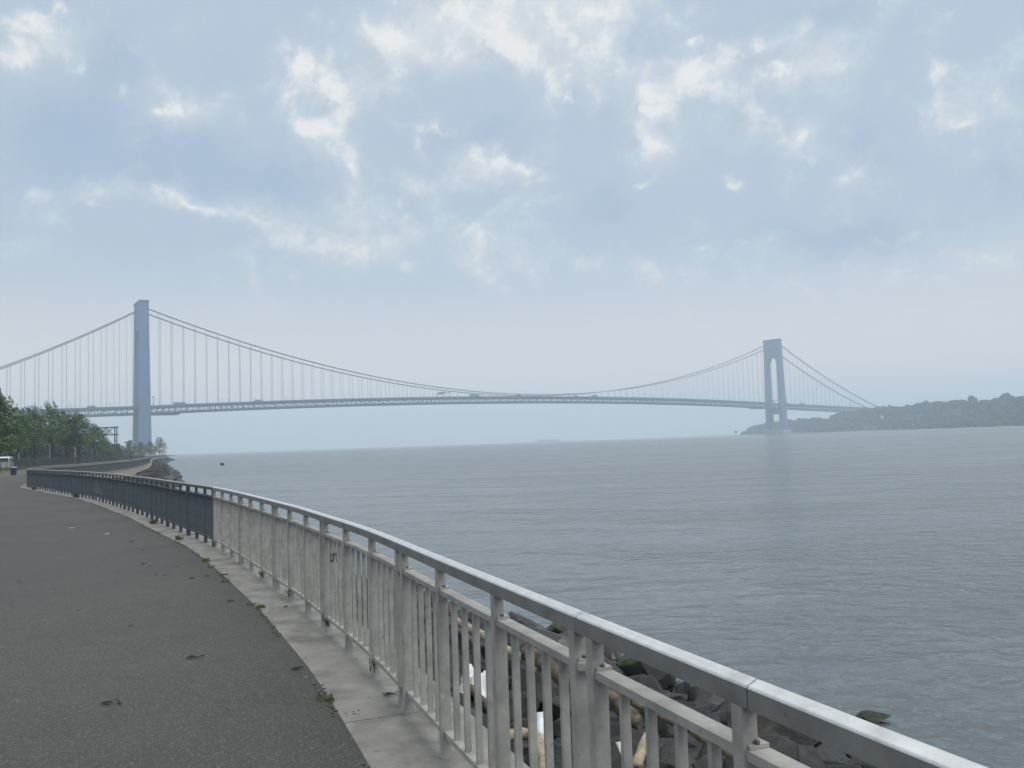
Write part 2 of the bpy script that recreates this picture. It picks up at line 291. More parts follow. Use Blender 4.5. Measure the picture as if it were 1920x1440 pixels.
def water_material():
    m = bpy.data.materials.new('sea_water'); m.use_nodes = True
    nt = m.node_tree; b = nt.nodes['Principled BSDF']; Lk = nt.links; N = nt.nodes
    tc = N.new('ShaderNodeTexCoord'); O = tc.outputs['Object']
    def mp(sx, sy, rot):
        n = N.new('ShaderNodeMapping'); Lk.new(O, n.inputs[0]); n.inputs['Scale'].default_value = (sx, sy, 1)
        n.inputs['Rotation'].default_value = (0, 0, R(rot)); return n.outputs[0]
    def noise(v, sc, det, ro=0.55, dist=0.0):
        n = N.new('ShaderNodeTexNoise'); n.inputs['Scale'].default_value = sc; n.inputs['Detail'].default_value = det
        n.inputs['Roughness'].default_value = ro; n.inputs['Distortion'].default_value = dist; Lk.new(v, n.inputs['Vector']); return n.outputs[0]
    def ma(op, a, c):
        n = N.new('ShaderNodeMath'); n.operation = op
        for i, v in enumerate((a, c)):
            if isinstance(v, (int, float)): n.inputs[i].default_value = v
            else: Lk.new(v, n.inputs[i])
        return n.outputs[0]
    def mr(x, a, b_, lo, hi):
        n = N.new('ShaderNodeMapRange'); n.interpolation_type = 'SMOOTHSTEP'; Lk.new(x, n.inputs[0])
        for i, v in enumerate((a, b_, lo, hi)): n.inputs[i + 1].default_value = v
        return n.outputs[0]
    # smooth wind slicks, rougher lanes, and sheltered water close under the shore
    lane = noise(mp(0.022, 0.060, 18), 1.0, 4, 0.55, 0.6)
    shel = None
    for (px, py, ra, rb, rot, a) in ((640, 935, 16, 46, 22, 1.3), (860, 985, 10, 24, 20, 1.1), (1250, 1110, 5, 13, 30, 0.45), (430, 905, 16, 60, 22, 0.7), (1330, 1165, 3, 9, 60, 0.4)):
        c = at(px, py, WZ); n = N.new('ShaderNodeMapping'); n.vector_type = 'TEXTURE'; Lk.new(O, n.inputs[0])
        n.inputs['Location'].default_value = c; n.inputs['Rotation'].default_value = (0, 0, R(rot)); n.inputs['Scale'].default_value = (ra * 1.5, rb * 1.5, 1)
        g = N.new('ShaderNodeTexGradient'); g.gradient_type = 'QUADRATIC_SPHERE'; Lk.new(n.outputs[0], g.inputs[0])
        q = ma('MULTIPLY', g.outputs[1], a); shel = q if shel is None else ma('ADD', shel, q)
    rip = noise(mp(0.25, 0.5, 20), 0.5, 4, 0.6, 0.8)
    amp = ma('SUBTRACT', mr(lane, 0.40, 0.60, 0.45, 1.1), ma('MULTIPLY', shel, mr(rip, 0.35, 0.65, 0.4, 1.5)))
    amp = ma('MAXIMUM', amp, 0.10)
    w0 = noise(mp(0.50, 1.0, 14), 0.25, 2, 0.5, 0.4)
    w1 = noise(mp(0.66, 1.0, 16), 1.55, 2, 0.5, 0.7)
    w2 = noise(mp(0.75, 1.0, -10), 4.6, 2, 0.5, 0.5)
    w3 = noise(mp(0.7, 1.0, 22), 12.0, 2, 0.5)
    h = ma('ADD', ma('MULTIPLY', w0, 0.55), ma('MULTIPLY', ma('MULTIPLY', w1, 0.36), ma('ADD', ma('MULTIPLY', amp, 0.75), 0.25)))
    h = ma('ADD', h, ma('MULTIPLY', ma('ADD', ma('MULTIPLY', w2, 0.080), ma('MULTIPLY', w3, 0.012)), amp))
    bp = N.new('ShaderNodeBump'); bp.inputs['Strength'].default_value = 1.0; bp.inputs['Distance'].default_value = 1.0
    Lk.new(h, bp.inputs['Height']); Lk.new(bp.outputs[0], b.inputs['Normal'])
    b.inputs['Base Color'].default_value = (0.078, 0.094, 0.102, 1)
    b.inputs['Roughness'].default_value = 0.21; b.inputs['IOR'].default_value = 1.55
    return m
WZ = -2.6
M['water'] = water_material()

# ------------------------------------------------------------------ helpers
class MB:
    def __init__(self): self.v = []; self.f = []; self.mi = []
    def add(self, vs, fs, mi=0):
        o = len(self.v); self.v += [tuple(p) for p in vs]
        for f in fs: self.f.append(tuple(i + o for i in f)); self.mi.append(mi)
    def box(self, c, size, rz=0.0, mi=0, top=(1, 1)):
        sx, sy, sz = (s / 2 for s in size); co, si = math.cos(rz), math.sin(rz); vs = []
        for z, kx, ky in ((-sz, 1, 1), (sz, top[0], top[1])):
            for x, y in ((-sx, -sy), (sx, -sy), (sx, sy), (-sx, sy)):
                x *= kx; y *= ky
                vs.append((c[0] + x * co - y * si, c[1] + x * si + y * co, c[2] + z))
        self.add(vs, [(3, 2, 1, 0), (4, 5, 6, 7), (0, 1, 5, 4), (1, 2, 6, 5), (2, 3, 7, 6), (3, 0, 4, 7)], mi)
    def beam(self, a, b, w, h=None, up=Vector((0, 0, 1)), mi=0):
        a = Vector(a); b = Vector(b); h = h or w; d = (b - a).normalized()
        s = d.cross(up)
        if s.length < 1e-4: s = Vector((1, 0, 0))
        s.normalize(); u = s.cross(d)
        vs = [p + s * (i * w / 2) + u * (j * h / 2) for p in (a, b) for i, j in ((-1, -1), (1, -1), (1, 1), (-1, 1))]
        self.add(vs, [(0, 1, 2, 3), (7, 6, 5, 4), (4, 5, 1, 0), (5, 6, 2, 1), (6, 7, 3, 2), (7, 4, 0, 3)], mi)
    def tube(self, pts, radii, n=8, mi=0, cap=True):
        pts = [Vector(p) for p in pts]; o = []
        for i, p in enumerate(pts):
            d = (pts[min(i + 1, len(pts) - 1)] - pts[max(i - 1, 0)]).normalized()
            s = d.cross(Vector((0, 0, 1)))
            if s.length < 1e-3: s = d.cross(Vector((1, 0, 0)))
            s.normalize(); u = s.cross(d); r = radii[i] if isinstance(radii, (list, tuple)) else radii
            o += [p + s * (r * math.cos(2 * math.pi * k / n)) + u * (r * math.sin(2 * math.pi * k / n)) for k in range(n)]
        fs = [(i * n + k, i * n + (k + 1) % n, (i + 1) * n + (k + 1) % n, (i + 1) * n + k) for i in range(len(pts) - 1) for k in range(n)]
        if cap: fs += [tuple(range(n - 1, -1, -1)), tuple((len(pts) - 1) * n + k for k in range(n))]
        self.add(o, fs, mi)
    def lathe(self, c, prof, n=16, mi=0):
        vs = []
        for r, z in prof: vs += [(c[0] + r * math.cos(2 * math.pi * k / n), c[1] + r * math.sin(2 * math.pi * k / n), c[2] + z) for k in range(n)]
        fs = [(i * n + k, i * n + (k + 1) % n, (i + 1) * n + (k + 1) % n, (i + 1) * n + k) for i in range(len(prof) - 1) for k in range(n)]
        fs += [tuple(range(n - 1, -1, -1)), tuple((len(prof) - 1) * n + k for k in range(n))]
        self.add(vs, fs, mi)
    def sweep(self, prof, frames, mi=0):     # prof: closed (across, up); frames: (origin, across, up)
        n = len(prof); vs = []
        for (o, s, u) in frames: vs += [o + s * a + u * b for a, b in prof]
        fs = [(i * n + k, i * n + (k + 1) % n, (i + 1) * n + (k + 1) % n, (i + 1) * n + k) for i in range(len(frames) - 1) for k in range(n)]
        fs += [tuple(range(n - 1, -1, -1)), tuple((len(frames) - 1) * n + k for k in range(n))]
        self.add(vs, fs, mi)
    def mesh(self, name, mats, smooth=False):
        me = bpy.data.meshes.new(name); me.from_pydata(self.v, [], self.f)
        for m in (mats if isinstance(mats, (list, tuple)) else [mats]): me.materials.append(m)
        me.polygons.foreach_set('material_index', self.mi)
        if smooth: me.polygons.foreach_set('use_smooth', [True] * len(self.f))
        me.update(); return me
    def build(self, name, mats, parent=None, smooth=False):
        return link(name, self.mesh(name, mats, smooth), parent)

def link(name, me, parent=None, loc=None, rz=None):
    o = bpy.data.objects.new(name, me); COL.objects.link(o)
    if parent: o.parent = parent
    if loc is not None: o.location = loc
    if rz is not None: o.rotation_euler = (0, 0, rz)
    return o
def tag(o, label=None, cat=None, group=None, kind=None):
    if label: o['label'] = label
    if cat: o['category'] = cat
    if group: o['group'] = group
    if kind: o['kind'] = kind
    return o
def empty(name, loc=(0, 0, 0), rz=0.0):
    o = bpy.data.objects.new(name, None); o.empty_display_size = 0.3; COL.objects.link(o); o.location = loc; o.rotation_euler = (0, 0, rz); return o
def copy_tree(o, parent=None):
    c = o.copy(); COL.objects.link(c); c.parent = parent
    for ch in list(o.children): copy_tree(ch, c)
    return c

# ------------------------------------------------------------------ the shore path (line of the railing)
class Path:
    def __init__(self, pts, step=0.25):
        P = [Vector(p) for p in pts]; out = [P[0]]
        for i in range(len(P) - 1):
            p0 = P[max(i - 1, 0)]; p1 = P[i]; p2 = P[i + 1]; p3 = P[min(i + 2, len(P) - 1)]
            k = max(2, int((p2 - p1).length / step))
            t1 = (p2 - p0) * 0.5 * min(1, (p2 - p1).length / max(1e-6, (p2 - p0).length) * 2); t2 = (p3 - p1) * 0.5 * min(1, (p2 - p1).length / max(1e-6, (p3 - p1).length) * 2)
            for j in range(1, k + 1):
                t = j / k; a = 2 * t**3 - 3 * t * t + 1; b = t**3 - 2 * t * t + t; c = -2 * t**3 + 3 * t * t; e = t**3 - t * t
                out.append(p1 * a + t1 * b + p2 * c + t2 * e)
        self.p = out; self.s = [0.0]
        for a, b in zip(out[:-1], out[1:]): self.s.append(self.s[-1] + (b - a).length)
        self.len = self.s[-1]
    def idx(self, s):
        import bisect
        i = min(max(bisect.bisect_right(self.s, s) - 1, 0), len(self.p) - 2)
        return i, (s - self.s[i]) / max(1e-9, self.s[i + 1] - self.s[i])
    def pos(self, s):
        i, t = self.idx(s); return self.p[i].lerp(self.p[i + 1], t)
    def tan(self, s):
        return (self.pos(min(s + 0.3, self.len)) - self.pos(max(s - 0.3, 0))).normalized()
    def nrm(self, s):                       # towards the water
        t = self.tan(s); return Vector((t.y, -t.x))
    def off(self, s, d, z=0.0):
        p = self.pos(s) + self.nrm(s) * d; return Vector((p.x, p.y, z))
    def s_at_y(self, y):
        y *= KY
        for i in range(len(self.p) - 1):
            if self.p[i].y <= y <= self.p[i + 1].y:
                return self.s[i] + (self.s[i + 1] - self.s[i]) * (y - self.p[i].y) / max(1e-9, self.p[i + 1].y - self.p[i].y)
RAIL = [(14, -26), (8, -13.5), (3.5, -4.8), (1.95, -1.1), (0.82, 1.41), (0.23, 2.75), (-0.42, 4.25), (-1.09, 5.8), (-1.8, 7.25), (-2.5, 8.63), (-5.15, 13.4),
        (-7.6, 17.2), (-10.6, 21.8), (-16.8, 30.6), (-24, 39.6), (-29.8, 47.2), (-35, 58), (-42, 80), (-49.5, 100), (-64, 134), (-84, 178), (-132, 280), (-186, 400), (-226, 500),
        (-262, 560), (-330, 650), (-430, 800), (-540, 960), (-590, 1150), (-640, 1450)]
RAIL = [(x, y * KY) for x, y in RAIL]
SH = Path(RAIL)
S_END = SH.s_at_y(500)
def strip(name, d0, d1, z0, z1, s0, s1, m, step=1.0, taper=None):
    b = MB(); n = max(2, int((s1 - s0) / step)); vs = []
    for i in range(n + 1):
        s = s0 + (s1 - s0) * i / n
        vs += [SH.off(s, d0, z0), SH.off(s, d1, z1)]
    b.add(vs, [(2 * i, 2 * i + 1, 2 * i + 3, 2 * i + 2) for i in range(n)]); return b.build(name, m)

# ------------------------------------------------------------------ setting
WZ = -2.6
b = MB(); b.add([(-7000, -3000, WZ), (7000, -3000, WZ), (7000, 6500, WZ), (-7000, 6500, WZ)], [(0, 1, 2, 3)])
tag(b.build('water', M['water']), kind='structure')
# land sheet up to the sea wall
bm = bmesh.new(); ring = []
s = 0.0
while s < SH.len:
    ring.append(SH.off(s, 0.2, -0.075)); s += 1.5 if s < 130 else 8
pv = [bm.verts.new(p) for p in ring] + [bm.verts.new(p) for p in ((-700, 1600, -0.075), (-2200, 1600, -0.075), (-2200, -120, -0.075), (14, -120, -0.075))]
bm.faces.new(pv); bmesh.ops.triangulate(bm, faces=bm.faces[:])
bmesh.ops.recalc_face_normals(bm, faces=bm.faces[:])
me = bpy.data.meshes.new('ground'); bm.to_mesh(me); bm.free(); me.materials.append(M['grass'])
tag(link('ground', me), kind='structure')
ap = strip('path', -9.5, -0.40, 0.0, 0.0, 0, S_END + 30, M['asphalt'], 0.5); tag(ap, kind='structure')
# concrete edging slabs with open joints
b = MB(); s = SH.s_at_y(4.92) - 3.0 * 12; gap = 0.012
while s < S_END:
    ln = 3.0 if s < 90 else 10.8; n = 4 if s < 90 else 3; vs = []
    for i in range(n + 1):
        q = s + gap / 2 + (ln - gap) * i / n
        for d, z in ((-0.41, -0.07), (-0.41, 0.003), (0.335, 0.003), (0.335, -0.07)): vs.append(SH.off(q, d, z))
    if s > 0.5:
        fs = [(4 * i + k, 4 * i + (k + 1) % 4, 4 * i + 4 + (k + 1) % 4, 4 * i + 4 + k) for i in range(n) for k in range(4)]
        fs += [(3, 2, 1, 0), (4 * n, 4 * n + 1, 4 * n + 2, 4 * n + 3)]
        b.add(vs, fs)
    s += ln
tag(b.build('pavement', M['concrete']), kind='structure')
b = MB(); n = 420; vs = []
for i in range(n + 1):
    s = 0.2 + (S_END + 60) * (i / n) ** 1.6
    for d, z in ((0.05, -1.3), (0.05, -0.075), (0.315, -0.075), (0.315, -1.3)): vs.append(SH.off(s, d, z))
b.add(vs, [(4 * i + k, 4 * i + (k + 1) % 4, 4 * i + 4 + (k + 1) % 4, 4 * i + 4 + k) for i in range(n) for k in range(4)] + [(3, 2, 1, 0), (4 * n, 4 * n + 1, 4 * n + 2, 4 * n + 3)])
tag(b.build('sea_wall', M['tan_concrete']), 'low tan concrete sea wall between the railing and the dark boulders', 'wall')
def bank_w(s): return 6.9 if s < 42 else max(4.7, 6.9 - (s - 42) * 0.06)
def bank_z(s, d):
    return -0.95 + (WZ + 0.95) * min(1.6, max(0, (d - 0.4)) / (bank_w(s) - 0.4))
b = MB(); vs = []; n = 500
for i in range(n + 1):
    s = 0.2 + (SH.len - 1) * (i / n) ** 1.5; w = bank_w(s)
    for d, z in ((0.25, -0.95), (w * 0.5, bank_z(s, w * 0.5) - 0.05), (w, WZ - 0.05), (w * 1.7, WZ - 2.0)): vs.append(SH.off(s, d, z))
b.add(vs, [(4 * i + k, 4 * i + k + 1, 4 * i + k + 5, 4 * i + k + 4) for i in range(n) for k in range(3)])
tag(b.build('bank', M['earth']), kind='structure')
# parkway beyond the iron fence
S60 = SH.s_at_y(50)
rd = strip('road', -44, -25, -0.03, -0.03, SH.s_at_y(20), S_END, M['road'], 3.0); tag(rd, kind='structure')
for d in (-43.6, -34.6, -25.6):
    tag(strip('road_marking', d, d + 0.2, -0.02, -0.02, SH.s_at_y(30), S_END, M['paint_white'], 4.0), kind='structure')

# ------------------------------------------------------------------ railings
H_TOP = 1.067
HAND = [(-0.038, 0.0), (-0.038, 0.050), (-0.036, 0.0555), (-0.032, 0.0585), (-0.027, 0.0595), (-0.021, 0.0625), (-0.014, 0.0665), (-0.007, 0.069), (0.000, 0.067), (0.005, 0.058), (0.006, 0.045), (0.006, 0.0)]
HZ = H_TOP - 0.069
def frames(s0, s1, z, step=0.3):
    n = max(1, int((s1 - s0) / step)); out = []
    for i in range(n + 1):
        s = s0 + (s1 - s0) * i / n; nn = SH.nrm(s)
        out.append((SH.off(s, 0, z), Vector((nn.x, nn.y, 0)), Vector((0, 0, 1))))
    return out
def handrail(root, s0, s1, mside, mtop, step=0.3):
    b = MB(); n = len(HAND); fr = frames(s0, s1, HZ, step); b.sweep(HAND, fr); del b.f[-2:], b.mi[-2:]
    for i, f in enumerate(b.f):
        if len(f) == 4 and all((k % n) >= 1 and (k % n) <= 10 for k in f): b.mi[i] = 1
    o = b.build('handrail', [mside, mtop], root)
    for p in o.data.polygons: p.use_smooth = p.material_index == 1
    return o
def flat_rail(name, root, s0, s1, z, wid, th, m, step=0.6):
    b = MB(); b.sweep([(-wid / 2, 0), (-wid / 2, th), (wid / 2, th), (wid / 2, 0)], frames(s0, s1, z, step)); return b.build(name, m, root)
Z2, T2_ = 0.866, 0.026                        # second rail
ZB, TB = 0.115, 0.028                         # bottom rail
def post_mesh(m):
    b = MB()                                  # x = towards the water, y = along the rail
    b.box((-0.033, 0, (HZ + 0.0) / 2), (0.010, 0.046, HZ - 0.002))
    b.box((-0.004, 0, Z2 / 2), (0.046, 0.042, Z2 - 0.004))
    return b.mesh('post', m)
def bracket_mesh(m):
    b = MB(); z0 = Z2 + T2_
    b.box((0.003, 0, z0 + 0.006), (0.058, 0.064, 0.010))
    zt = HZ - z0 - 0.012
    b.box((-0.009, 0, z0 + 0.0115 + zt * 0.40), (0.036, 0.036, zt * 0.80))
    b.box((-0.010, 0, z0 + 0.0115 + zt * 0.90), (0.036, 0.036, zt * 0.20 - 0.001), top=(0.9, 2.2))
    return b.mesh('bracket', m)
def bolt_mesh(m):
    b = MB(); b.lathe((0.0, -0.026, Z2 + T2_ + 0.0112), [(0.0075, 0), (0.0075, 0.008), (0.006, 0.010)], 6)
    return b.mesh('bolt', m)
def baluster_mesh(m):
    b = MB(); b.box((0.002, 0, (Z2 + ZB + TB) / 2), (0.030, 0.021, Z2 - ZB - TB - 0.001)); return b.mesh('baluster', m)
def railing(root, s0, first_joint, nsec, mside, mtop, end_s, detail=True, limit=100, seams=()):
    """sections of 2.45 m: a twin post at each joint, two single posts and four balusters a bay"""
    pm, km, bm_, lm = post_mesh(mside), bracket_mesh(mside), bolt_mesh(M['bolt']), baluster_mesh(mside)
    SEC, TW = 2.68, 0.07
    bal = []; posts = []; ss_ = []
    k = 0
    while True:
        j = first_joint + SEC * k
        if j > end_s + 0.01: break
        posts.append(j + TW)
        if j - TW > s0 and k > 0: posts.append(j - TW)
        edges = [j + TW, j + SEC / 3, j + 2 * SEC / 3, j + SEC - TW]
        posts += [edges[1], edges[2]]
        for a, c in zip(edges[:-1], edges[1:]):
            bal += [a + (c - a) * q / 5 for q in (1, 2, 3, 4)]
        ss_.append((j, j + SEC)); k += 1
    posts.append(first_joint + SEC * k - TW)
    for (a, c) in ss_:
        flat_rail('second_rail', root, a + 0.02, c - 0.02, Z2, 0.062, T2_, mside)
        flat_rail('bottom_rail', root, a + 0.02, c - 0.02, ZB, 0.044, TB, mside)
    tot = [s0 if not seams else ss_[0][0]] + sorted(seams)
    while tot[-1] < ss_[-1][1] - 1e-3: tot.append(min(tot[-1] + SEC, ss_[-1][1]))
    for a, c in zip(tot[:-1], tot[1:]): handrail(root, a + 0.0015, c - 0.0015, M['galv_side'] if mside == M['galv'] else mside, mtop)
    def place(me, s, name):
        t = SH.nrm(s); return link(name, me, root, SH.off(s, 0), math.atan2(t.y, t.x))
    posts.sort()
    for i, s in enumerate(posts[:100]):
        p = place(pm, s, 'post'); link('bracket', km, p)
        if detail and proj(SH.off(s, 0, 0.9)) and proj(SH.off(s, 0, 0.9))[2] < 16: link('bolt', bm_, p)
    def vis(s):
        q = proj(SH.off(s, 0, 0.5)); return q is not None and -80 < q[0] < 2000 and -50 < q[1] < 1700
    bal.sort(key=lambda s: (not vis(s), s))
    for s in bal[:limit]: place(lm, s, 'baluster')
    rest = bal[limit:]
    if rest:
        b = MB()
        for s in rest:
            t = SH.nrm(s); p = SH.off(s, 0.002, (Z2 + ZB + TB) / 2); b.box(p, (0.030, 0.021, Z2 - ZB - TB - 0.001), math.atan2(t.y, t.x))
        tag(b.build('balusters', mside, root), kind='stuff')
    return ss_[-1][1]
SJ = SH.s_at_y(4.98)                          # a twin post
near = empty('metal_railing', SH.off(SJ, 0)); near_off = near.location.copy(); near.location = (0, 0, 0)
tag(near, 'pale grey metal railing with a worn silver handrail in the foreground', 'railing')
S_DK = SJ + 2.68 * 4
e1 = railing(near, SJ - 2.68 * 4, SJ - 2.68 * 4, 8, M['galv'], M['galv_top'], S_DK - 2.68, seams=[SH.s_at_y(1.94), SH.s_at_y(2.75), SH.s_at_y(3.66), SH.s_at_y(3.84), SH.s_at_y(6.1)])
dark = empty('metal_railing'); tag(dark, 'dark slate painted metal railing with pale graffiti, curving on beyond the pale grey railing', 'railing')
S_BEND = SH.s_at_y(47.5)
e2 = railing(dark, e1 + 0.004, e1 + 0.004, 16, M['slate'], M['galv'], S_BEND - 2.68)
far = empty('metal_railing'); tag(far, 'long grey metal railing running away to the point above the dark rock bank', 'railing')
def far_railing():
    S0 = e2 + 0.01; SEC = 2.68; s = S0
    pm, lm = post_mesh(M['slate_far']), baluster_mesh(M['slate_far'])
    bal = []; posts = []
    while s < S_END:
        posts += [s, s + SEC / 3, s + 2 * SEC / 3]
        for k in range(3): bal += [s + SEC / 3 * (k + q / 5) for q in (1, 2, 3, 4)]
        s += SEC
    for nm, z, w_, t_ in (('second_rail', Z2, 0.068, T2_), ('bottom_rail', ZB, 0.044, TB)):
        flat_rail(nm, far, S0, s, z, w_, t_, M['slate_far'], 1.2)
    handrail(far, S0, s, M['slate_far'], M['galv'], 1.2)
    def place(me, s_, name):
        t = SH.nrm(s_); return link(name, me, far, SH.off(s_, 0), math.atan2(t.y, t.x))
    for q in posts[:100]: place(pm, q, 'post')
    for q in bal[:100]: place(lm, q, 'baluster')
    b1, b2 = MB(), MB()
    for q in posts[100:]:
        t = SH.nrm(q); b1.box(SH.off(q, 0, HZ / 2), (0.07, 0.06, HZ), math.atan2(t.y, t.x))
    for q in bal[100:]:
        t = SH.nrm(q); b2.box(SH.off(q, 0, (Z2 + ZB) / 2), (0.036, 0.021, Z2 - ZB - TB), math.atan2(t.y, t.x))
    tag(b1.build('posts', M['slate_far'], far), kind='stuff'); tag(b2.build('balusters', M['slate_far'], far), kind='stuff')
far_railing()
# pale spray-paint scrawl on the land side of the dark balusters
def graffiti():
    s0 = SH.s_at_y(27.6)
    for k in range(6):
        b = MB()
        c = s0 + k * 0.55; hh = rnd.uniform(0.16, 0.24); pts = []
        for i in range(16):
            a = 2 * math.pi * i / 15 * 0.8
            pts.append((c + 0.20 * math.cos(a * 1.3 + k * 2.1), 0.52 + 1.3 * hh * math.sin(a * 0.8 + k)))
        for (u, z), (u2, z2) in zip(pts[:-1], pts[1:]):
            b.beam(SH.off(u, -0.0425, z), SH.off(u2, -0.0425, z2), 0.014, 0.004, up=Vector((*SH.nrm(u), 0)))
        g = b.build('graffiti', M['pale_paint'], dark); g['label'] = 'pale scrawled spray paint on the dark balusters'
graffiti()

# ------------------------------------------------------------------ rocks, driftwood, litter on the bank
def rock_mesh(seed, m, lo=False):
    r = random.Random(seed); bm = bmesh.new()
    n = 12 if lo else 15
    for _ in range(n):
        v = Vector((r.gauss(0, 1), r.gauss(0, 1), r.gauss(0, 1))).normalized() * r.uniform(0.8, 1.05)
        bm.verts.new((v.x * 0.62, v.y * 0.50, v.z * 0.38))
    res = bmesh.ops.convex_hull(bm, input=bm.verts[:])
    bmesh.ops.delete(bm, geom=[v for v in bm.verts if not v.link_faces], context='VERTS')
    if not lo:
        bmesh.ops.dissolve_limit(bm, angle_limit=R(14), verts=bm.verts[:], edges=bm.edges[:])
        bmesh.ops.bevel(bm, geom=bm.edges[:], offset=0.016, segments=1, affect='EDGES', profile=0.5)
        bmesh.ops.triangulate(bm, faces=bm.faces[:])
        bmesh.ops.subdivide_edges(bm, edges=bm.edges[:], cuts=1, use_grid_fill=True)
        for v in bm.verts:
            k = mnoise.noise(v.co * 3.5 + Vector((seed, 0, 0))) * 0.045 + mnoise.noise(v.co * 11 + Vector((seed, 3, 0))) * 0.028
            v.co += v.co.normalized() * k
    bmesh.ops.recalc_face_normals(bm, faces=bm.faces[:])
    me = bpy.data.meshes.new('boulder'); bm.to_mesh(me); bm.free()
    for mm in (m if isinstance(m, list) else [m]): me.materials.append(mm)
    return me
RK = [rock_mesh(i, M['rock']) for i in range(9)]; RKB = [rock_mesh(40 + i, M['rock_b']) for i in range(4)]; RKW = [rock_mesh(60 + i, M['rock_wet']) for i in range(5)]
RKM = [rock_mesh(80 + i, M['moss']) for i in range(2)]
cands = []
s = SH.s_at_y(-3)
while s < SH.s_at_y(46):
    w = bank_w(s); d = 0.55
    while d < w + 0.5:
        sz = rnd.choice((0.36, 0.44, 0.54, 0.66, 0.86)) * rnd.uniform(0.85, 1.15) * (0.8 + 0.3 * d / w)
        ss2, dd = s + rnd.uniform(-0.3, 0.3), d + rnd.uniform(-0.2, 0.2)
        if dd > 0.34 + sz * 0.42:
            p = SH.off(ss2, dd, bank_z(ss2, dd) + sz * rnd.uniform(0.02, 0.22)); cands.append((p, sz, dd / w))
        d += sz * 0.68
    s += 0.52
def keyf(c):
    q = proj(c[0])
    if q is None or not (-60 < q[0] < 1980) or q[1] > 1560: return 0
    return c[1] / q[2] * (1.0 if q[2] < 26 else 0.3)
cands.sort(key=keyf, reverse=True)
def set_rock(o, p, sz, r=rnd):
    o.location = p; o.rotation_euler = (r.uniform(-0.5, 0.5), r.uniform(-0.5, 0.5), r.uniform(0, 6.28)); o.scale = (sz * r.uniform(0.9, 1.25), sz * r.uniform(0.85, 1.1), sz * r.uniform(0.8, 1.25))
mass = MB()
LO = [rock_mesh(100 + i, M['rock'], True) for i in range(8)]
M['rubble'] = mat('dark_rubble', (0.018, 0.020, 0.023), 0.85, 0, 0.45, 0.9, color2=(0.036, 0.036, 0.035), c2scale=0.6)
def mass_rock(me, p, sz, mi=0):
    mt = Matrix.Translation(p) @ Matrix.Rotation(rnd.uniform(0, 6.28), 4, 'Z') @ Matrix.Rotation(rnd.uniform(-0.5, 0.5), 4, 'X') @ Matrix.Diagonal((sz, sz, sz, 1))
    mass.add([mt @ v.co for v in me.vertices], [tuple(f.vertices) for f in me.polygons], mi)
KINDS = {'dry': 'dark grey angular boulder on the bank behind the pale railing', 'brown': 'brownish angular boulder on the bank behind the pale railing', 'wet': 'wet black boulder at the edge of the water'}
for i, (p, sz, rel) in enumerate(cands):
    if i < 250 and keyf((p, sz, rel)) > 0:
        kd = 'wet' if rel > 0.86 else ('brown' if rnd.random() < 0.24 else 'dry')
        o = link('boulder', rnd.choice({'dry': RK, 'brown': RKB, 'wet': RKW}[kd])); set_rock(o, p, sz)
        tag(o, KINDS[kd], 'boulder', {'dry': 'dark grey boulders of the bank', 'brown': 'brownish boulders of the bank', 'wet': 'wet boulders along the waterline'}[kd])
    else: mass_rock(rnd.choice(LO), p, sz, 1 if rel > 0.86 else 0)
s = SH.s_at_y(46)
while s < S_END + 70:
    w = bank_w(s); d = 1.0; e_ = 0.5 + 1.5 * max(0, mnoise.noise(Vector((s * 0.11, 4.0, 0))) + 0.5 * mnoise.noise(Vector((s * 0.4, 9.0, 0))))
    while d < w + e_:
        sz = rnd.uniform(0.65, 1.25) * (1.6 if rnd.random() < 0.06 else 1)
        dd = d + rnd.uniform(-0.3, 0.3)
        mass_rock(rnd.choice(LO), SH.off(s + rnd.uniform(-0.4, 0.4), dd, max(bank_z(s, dd), WZ - 0.12) + 0.1 * sz), sz, 1 if dd > w * 0.8 else 0)
        d += sz * 0.70
    s += 0.72
tag(mass.build('rubble', [M['rubble'], M['rock_wet']]), 'bank of dark broken stone below the far railing', 'rocks', kind='stuff')
for (px, py, h, sz, lab) in ((1062, 1200, -2.35, 1.0, 'mossy green-topped boulder at the water, seen just under the second rail'), (1212, 1262, -2.2, 1.0, 'jagged mossy boulder at the water beside wet black boulders, under the handrail')):
    o = link('boulder', RKM[0] if sz and px < 1100 else RKM[1]); set_rock(o, at(px, py, h), sz, random.Random(px)); tag(o, lab, 'boulder')
M['rock_black'] = mat('black_weedy_stone', (0.008, 0.009, 0.010), 0.8, spec=0.2)
o = link('boulder', rock_mesh(71, M['rock_black'])); q = at(416.5, 872.5, WZ); o.location = (q.x, q.y, WZ + 0.18); o.scale = (1.5, 1.2, 1.7)
tag(o, 'lone dark rock breaking the water off the point', 'rock')
o = link('seaweed_clump', RKM[1]); o.location = at(1640, 1350, WZ + 0.05); o.scale = (0.55, 0.5, 0.32); tag(o, 'dark green weedy rock just showing at the surface right of the handrail', 'rock')

